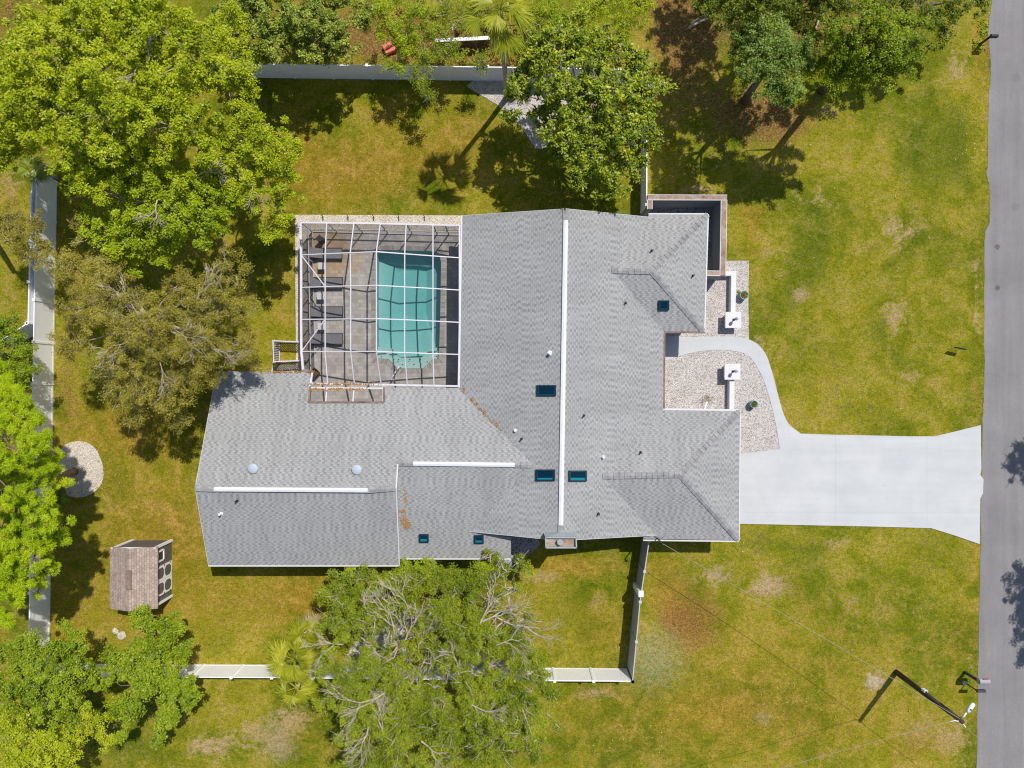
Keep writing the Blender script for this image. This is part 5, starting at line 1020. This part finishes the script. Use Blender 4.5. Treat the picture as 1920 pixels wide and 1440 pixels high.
# top of the picture
GL = dict(ln=.15, wd=.12, per=20, dens=9, clump=.34, twigs=.12, up=.8)
tree('glossy_tree', (560, 60), [(450, 30, 5, 1.4), (530, 40, 5.4, 1.9), (600, 45, 5.2, 1.7), (645, 80, 4.2, 1.0), (570, 85, 4.6, 1.2), (500, 90, 4.4, 1.2), (675, 25, 4.6, .9), (620, 0, 5, 1.4), (480, -10, 5.6, 1.7), (440, 95, 4, .7), (550, 60, 3, 1.5), (610, 80, 3, 1.2)], 'gloss', 'dark glossy leaved tree with pale leaf tips behind the north fence', trunk=.25, **GL)
tree('leafy_tree', (750, 120), [(735, 55, 4, 1.0), (780, 20, 4, 1.0), (760, 100, 3.6, .7), (700, 60, 3.6, .6), (720, 5, 4, .8), (765, 65, 4, .9), (745, 125, 3.4, .6), (800, 60, 3.8, .7)], 'vivid', 'loose green tree beside the red toy in the brush', dens=9, per=18, ln=.14, wd=.08, twigs=.3, bark='bark', trunk=.12)
tree('leafy_tree', (800, 190), [(790, 105, 3.4, 1.0), (795, 150, 3.4, .8), (805, 180, 3, .5), (735, 120, 3.2, .6), (845, 100, 3, .7), (825, 60, 3.4, .7), (770, 75, 3.2, .8)], 'grove', 'slim leafy tree hanging over the north fence', dens=9, per=16, ln=.13, wd=.075, twigs=.35, bark='bark', trunk=.1)
tree('leafy_tree', (910, 130), [(895, 115, 3, .45), (905, 128, 2.6, .3), (880, 60, 2.6, .4)], 'shade', 'small dark shrub growing against the north fence left of the palm', 'shrub', dens=14, per=16, ln=.12, wd=.07, twigs=.2, trunk=.06)
tree('leafy_tree', (860, 60), [(835, 15, 3.6, .8), (870, 45, 3.4, .7), (850, 90, 3, .6), (815, 95, 3.2, .6)], 'grove', 'twiggy olive green tree between the red toy and the tall palm', dens=9, per=18, ln=.13, wd=.06, twigs=.8, over=1.25, bark='bark', trunk=.1)
tree('leafy_tree', (985, 60), [(1010, 40, 3.6, .6), (1015, 85, 3.4, .5), (985, 115, 2.6, .35)], 'grove', 'low green tree between the tall palm and magnolia', dens=9, per=18, ln=.13, wd=.07, twigs=.5, over=1.15, bark='bark', trunk=.1)
MG = dict(bark='bark', ln=.27, wd=.15, per=11, dens=10, clump=.38, twigs=.3, twig=.024, up=.5, over=1.06)
tree('magnolia_tree', (1085, 240), [(1010, 95, 6, 1.3), (1070, 75, 6.5, 1.4), (1140, 85, 6, 1.3), (1195, 115, 5.5, 1.1), (975, 170, 5.5, 1.0), (1050, 160, 7, 1.6), (1130, 170, 7, 1.6), (1205, 195, 5.5, 1.1), (1075, 250, 6.5, 1.4), (1155, 255, 6, 1.4), (1220, 255, 5, .8), (1085, 325, 5.5, 1.0), (1150, 330, 5, 1.1), (1040, 290, 5, .6), (1190, 310, 4.8, .7), (1120, 370, 4.5, .4), (950, 215, 4.6, .5), (1245, 160, 5, .5), (1020, 215, 5.6, 1.0), (1100, 120, 6.5, 1.3), (1100, 215, 6.8, 1.3), (1180, 230, 5.8, 1.0), (1110, 290, 6, 1.1), (990, 130, 5.6, .9), (1190, 160, 5.8, 1.0)], 'magn',
     'large magnolia tree with glossy yellow tinged leaves beside the palm', trunk=.3, **MG)
tree('leafy_tree', (1100, 20), [(1050, 25, 4, 1.0), (1115, 20, 4.5, 1.2), (1175, 40, 4, 1.0), (1200, 5, 4.2, .9), (1010, 20, 3.5, .7), (1150, -20, 4.5, 1.3)], 'vivid', 'green tree behind the magnolia at the top edge', dens=9, per=20, ln=.14, wd=.08, twigs=.25, trunk=.15)
CO = dict(ln=.16, wd=.10, per=22, dens=10.5, clump=.38, twigs=.2, up=.5)
tree('oak_tree', (1395, 190), [(1440, 75, 8, 1.5), (1425, 130, 8, 1.4), (1470, 165, 7.5, 1.0), (1395, 100, 7, .7), (1460, 120, 8, 1.1), (1510, 100, 7.5, .9), (1390, 60, 7.5, .8)], 'cool', 'cool bluish green oak crown beside the brown leaf litter', trunk=.2, **CO)
tree('oak_tree', (1540, 170), [(1590, 85, 8.5, 1.3), (1640, 60, 9, 1.6), (1690, 90, 8.5, 1.2), (1650, 125, 8, 1.3), (1705, 50, 8, .9), (1610, 130, 8, .9), (1560, 60, 8, .9), (1570, 120, 7.5, .9), (1700, 140, 7.5, .5), (1560, 155, 7.5, .7), (1610, 165, 7, .6), (1530, 130, 7, .6)], 'rich', 'yellowish green oak at the top, nearest to the front lawn', trunk=.22, **CO)
tree('oak_tree', (1430, 70), [(1500, 20, 7, 1.4), (1430, 5, 8, 1.6), (1370, 15, 7.5, 1.3), (1565, 5, 7, 1.3), (1330, -10, 7, 1.2), (1520, 70, 6, .7)], 'shade', 'dark shaded oak cut by the top edge beside the litter', trunk=.26, **CO)
tree('oak_tree', (1700, 40), [(1745, 30, 5, .9), (1795, 15, 4.5, 1.0), (1700, 0, 6, 1.2), (1640, 0, 6.5, 1.2), (1840, 0, 4, .6), (1770, 65, 4, .4)], 'shade', 'dark green oak at the top edge near the mailbox by the road', trunk=.2, **CO)
tree('oak_tree', (1390, -70), [gl(1355, -70, 8, 1.8), gl(1400, -20, 8, 1.5), (1440, -90, 8, 2.2), (1540, -90, 8, 2.2)], 'shade', 'shady oak wholly beyond the top edge', trunk=.26, **CO)
# fan palms
def fan(r_, c, d, rad, V, droop=.35, n=22, spread=2.1):
    d = Vector(d).normalized(); upv = Vector((0, 0, 1)); s_ = d.cross(upv); s_ = s_.normalized() if s_.length > .01 else Vector((1, 0, 0)); nn = s_.cross(d).normalized()
    for k in range(n):
        a = (k / (n - 1) - .5) * spread * 1.35; e = d * math.cos(a) + s_ * math.sin(a); l_ = rad * (1 - .25 * abs(a) / 1.6) * r_.uniform(.85, 1.1); wv = e.cross(nn).normalized() * rad * .032
        m1 = c + e * l_ * .6 + nn * .02; tip = c + e * l_ - Vector((0, 0, droop * l_ * r_.uniform(.5, 1.2)))
        V += [c, m1 + wv, tip, m1 - wv]
def palm(name, base, ht, crowns, label, leaf='palm', trunk=.13, lean=(0, 0), nf=16, rad=.95, pet=.8, dead=6, seed=1, cat='palm tree', spread=2.1):
    r_ = random.Random(seed); B = gnd(*base, 0); o = thing(name, B, label, cat); T = B + Vector((lean[0], lean[1], ht)); V = []; D = []; st = MB()
    tb = MB(); tb.tube([B, B.lerp(T, .3) + Vector((.04, 0, 0)), B.lerp(T, .7), T], [trunk * 1.25, trunk, trunk * .95, trunk * .9], 10); tb.build('trunk', M['bark'], o, True)
    for k in range(nf + dead):
        a = k * 2.4 + r_.uniform(-.3, .3); el = r_.uniform(-.1, 1.1) if k < nf else r_.uniform(-1.2, -.5); d = Vector((math.cos(a) * math.cos(el), math.sin(a) * math.cos(el), math.sin(el)))
        q = T + d * pet * r_.uniform(.35, 1.15); st.tube([T, T.lerp(q, .5) + Vector((0, 0, .05)), q], [.03, .02, .015], 4, False); fan(r_, q, (d.x, d.y, d.z - .35), rad * r_.uniform(.8, 1.15), V if k < nf else D, .3, 20, spread)
    st.build('petioles', L[leaf], o); quad_mesh('crown', np.array([tuple(v) for v in V]), L[leaf], o)
    if D: quad_mesh('dead_fronds', np.array([tuple(v) for v in D]), L['deadp'], o)
palm('fan_palm', (950, 184), 10.2, None, 'tall fan palm leaning over the north fence at the top edge', nf=14, rad=1.25, pet=1.0, trunk=.15, lean=(-.25, -.1), dead=3, spread=1.3, seed=4)
palm('fan_palm', (577, 1205), 2.6, None, 'low yellow green fan palm with spreading fronds at left of grove', nf=16, rad=1.0, pet=.85, trunk=.15, seed=6, dead=6)
palm('fan_palm', (592, 1165), 2.2, None, 'small pale fan palm above the low palm, with straw coloured fronds', nf=10, rad=.95, pet=.7, trunk=.12, seed=8, dead=6)
palm('fan_palm', (575, 1262), 2.0, None, 'small fan palm hanging over the bottom fence beside the grove', nf=11, rad=.95, pet=.7, trunk=.12, seed=9, dead=5)
palm('fan_palm', (130, 925), 1.0, None, 'dark little palm shrub at the lower rim of the round gravel bed', leaf='shade', nf=14, rad=.6, pet=.4, trunk=.08, seed=12, dead=0)
palm('fan_palm', (108, 335), 2.0, None, 'grey green palm under the oak beside the left fence', leaf='shade', nf=12, rad=.7, pet=.6, trunk=.1, seed=14, dead=2)
# two street trees outside the frame: only their shadows reach the road
tree('street_tree', (2040, 745), [gl(2020, 735, 9, 1.3), gl(2050, 715, 9.3, 1.6), gl(1995, 722, 8.6, .6), gl(1993, 752, 8.6, .6), gl(2050, 770, 8.8, 1.0)], 'rich', 'street tree across the road, beyond the right edge', dens=6, per=20, ln=.2, wd=.08, twigs=.7, over=1.25, twig=.03, clump=.32)
tree('street_tree', (2060, 1040), [gl(2010, 975, 8.5, 1.2), gl(2045, 1000, 9.2, 1.9), gl(2030, 1060, 9, 1.6), gl(2060, 1110, 8.6, 1.3), gl(2000, 945, 8.3, .5)], 'rich', 'larger street tree across the road, beyond the right edge', dens=8, per=22, ln=.18, wd=.1, twigs=.3)

# ------------------------------------------------------------------ ground cover
def cover(name, label, spots, leaf, ln=.13, wd=.07, hmax=.6, dens=26, cat='undergrowth'):
    r = np.random.default_rng(len(spots) * 7 + 3); cen = []
    for (x, y, rx, ry) in spots:
        n = int(rx * ry * math.pi / 900 * dens); a = r.uniform(0, 2 * np.pi, n); q = np.sqrt(r.random(n)); X = x + rx * q * np.cos(a); Y = y + ry * q * np.sin(a)
        cen.append(np.stack([(X - 960) * H / F, (720 - Y) * H / F, r.uniform(.05, hmax, n)], 1))
    cen = np.concatenate(cen); V = leaf_arrays(r, cen, np.full(len(cen), .28), 9, ln, wd); V[:, 2] = np.maximum(V[:, 2], .01); o = quad_mesh(name, V, L[leaf], None); return tag(o, label, cat, kind='stuff')
cover('undergrowth', 'mixed green undergrowth in the brush north of the fence', [(860, 115, 60, 12), (790, 110, 40, 14), (960, 70, 70, 40), (880, 30, 80, 25), (730, 20, 50, 20), (1020, 60, 50, 50), (820, 40, 30, 20), (950, 110, 50, 10)], 'grove', hmax=.9, dens=16)
cover('undergrowth', 'dark undergrowth beneath the trees at the top edge', [(1420, 20, 90, 40), (1560, 110, 90, 50), (1700, 60, 90, 40), (480, 100, 60, 20), (600, 110, 70, 12)], 'shade', hmax=.5, dens=12)
cover('undergrowth', 'low green brush below the grove trees', [(700, 1200, 70, 50), (900, 1230, 100, 60), (720, 1330, 120, 70), (900, 1370, 110, 60), (700, 1110, 60, 40), (850, 1100, 60, 25)], 'grove', hmax=.5, dens=5)
cover('undergrowth', 'weeds around the north mailbox post', [(1835, 83, 12, 10), (1845, 55, 6, 20)], 'vivid', hmax=.2, dens=30)
r = random.Random(21); sp = []
for (x, y, rx, ry, n) in ((1380, 1320, 90, 40, 60), (1490, 1320, 80, 60, 70), (1810, 260, 25, 120, 70), (1560, 480, 180, 150, 90), (1280, 330, 60, 60, 60), (200, 860, 30, 60, 40), (1180, 1400, 150, 30, 60), (1700, 1200, 120, 150, 80), (700, 350, 100, 40, 40), (1380, 1040, 60, 20, 30), (1400, 200, 120, 60, 120), (850, 90, 100, 20, 80), (1600, 760, 180, 40, 60)):
    for k in range(n): sp.append((at(r.gauss(x, rx * .6), r.gauss(y, ry * .6)), .02, .02, 1))
sp = [s for s in sp if not (s[0].x > 29.2) and not (at(1387, 0).x < s[0].x < at(1850, 0).x and at(0, 990).y < s[0].y < at(0, 810).y) and not (at(550, 0).x < s[0].x < at(1400, 0).x and at(0, 1010).y < s[0].y < at(0, 400).y)]
litter_stuff('fallen_leaves', 'pale fallen leaves scattered over the lawns', sp, M['litter'], 0, .055)
for (x0, y0, x1, y1, r0, lb) in ((1295, 48, 1325, 28, .06, 'pale fallen branch on the leaf litter, upper one'), (1290, 55, 1330, 38, .09, 'pale fallen branch on the leaf litter, lower one'), (1555, -5, 1590, 15, .2, 'thick grey log at the top edge'), (1518, 80, 1540, 15, .07, 'long grey limb hanging between the oaks')):
    b = MB(); A, B = at(x0, y0) + Vector((0, 0, .15)), at(x1, y1) + Vector((0, 0, .3)); b.tube([A, A.lerp(B, .5) + Vector((.05, .08, .05)), B], [r0, r0 * .8, r0 * .4], 7); b.tube([A.lerp(B, .5), A.lerp(B, .7) + Vector((.3, .3, .2))], [r0 * .5, r0 * .2], 5); tag(b.build('fallen_branch', M['bark'], smooth=True), lb, 'branch')
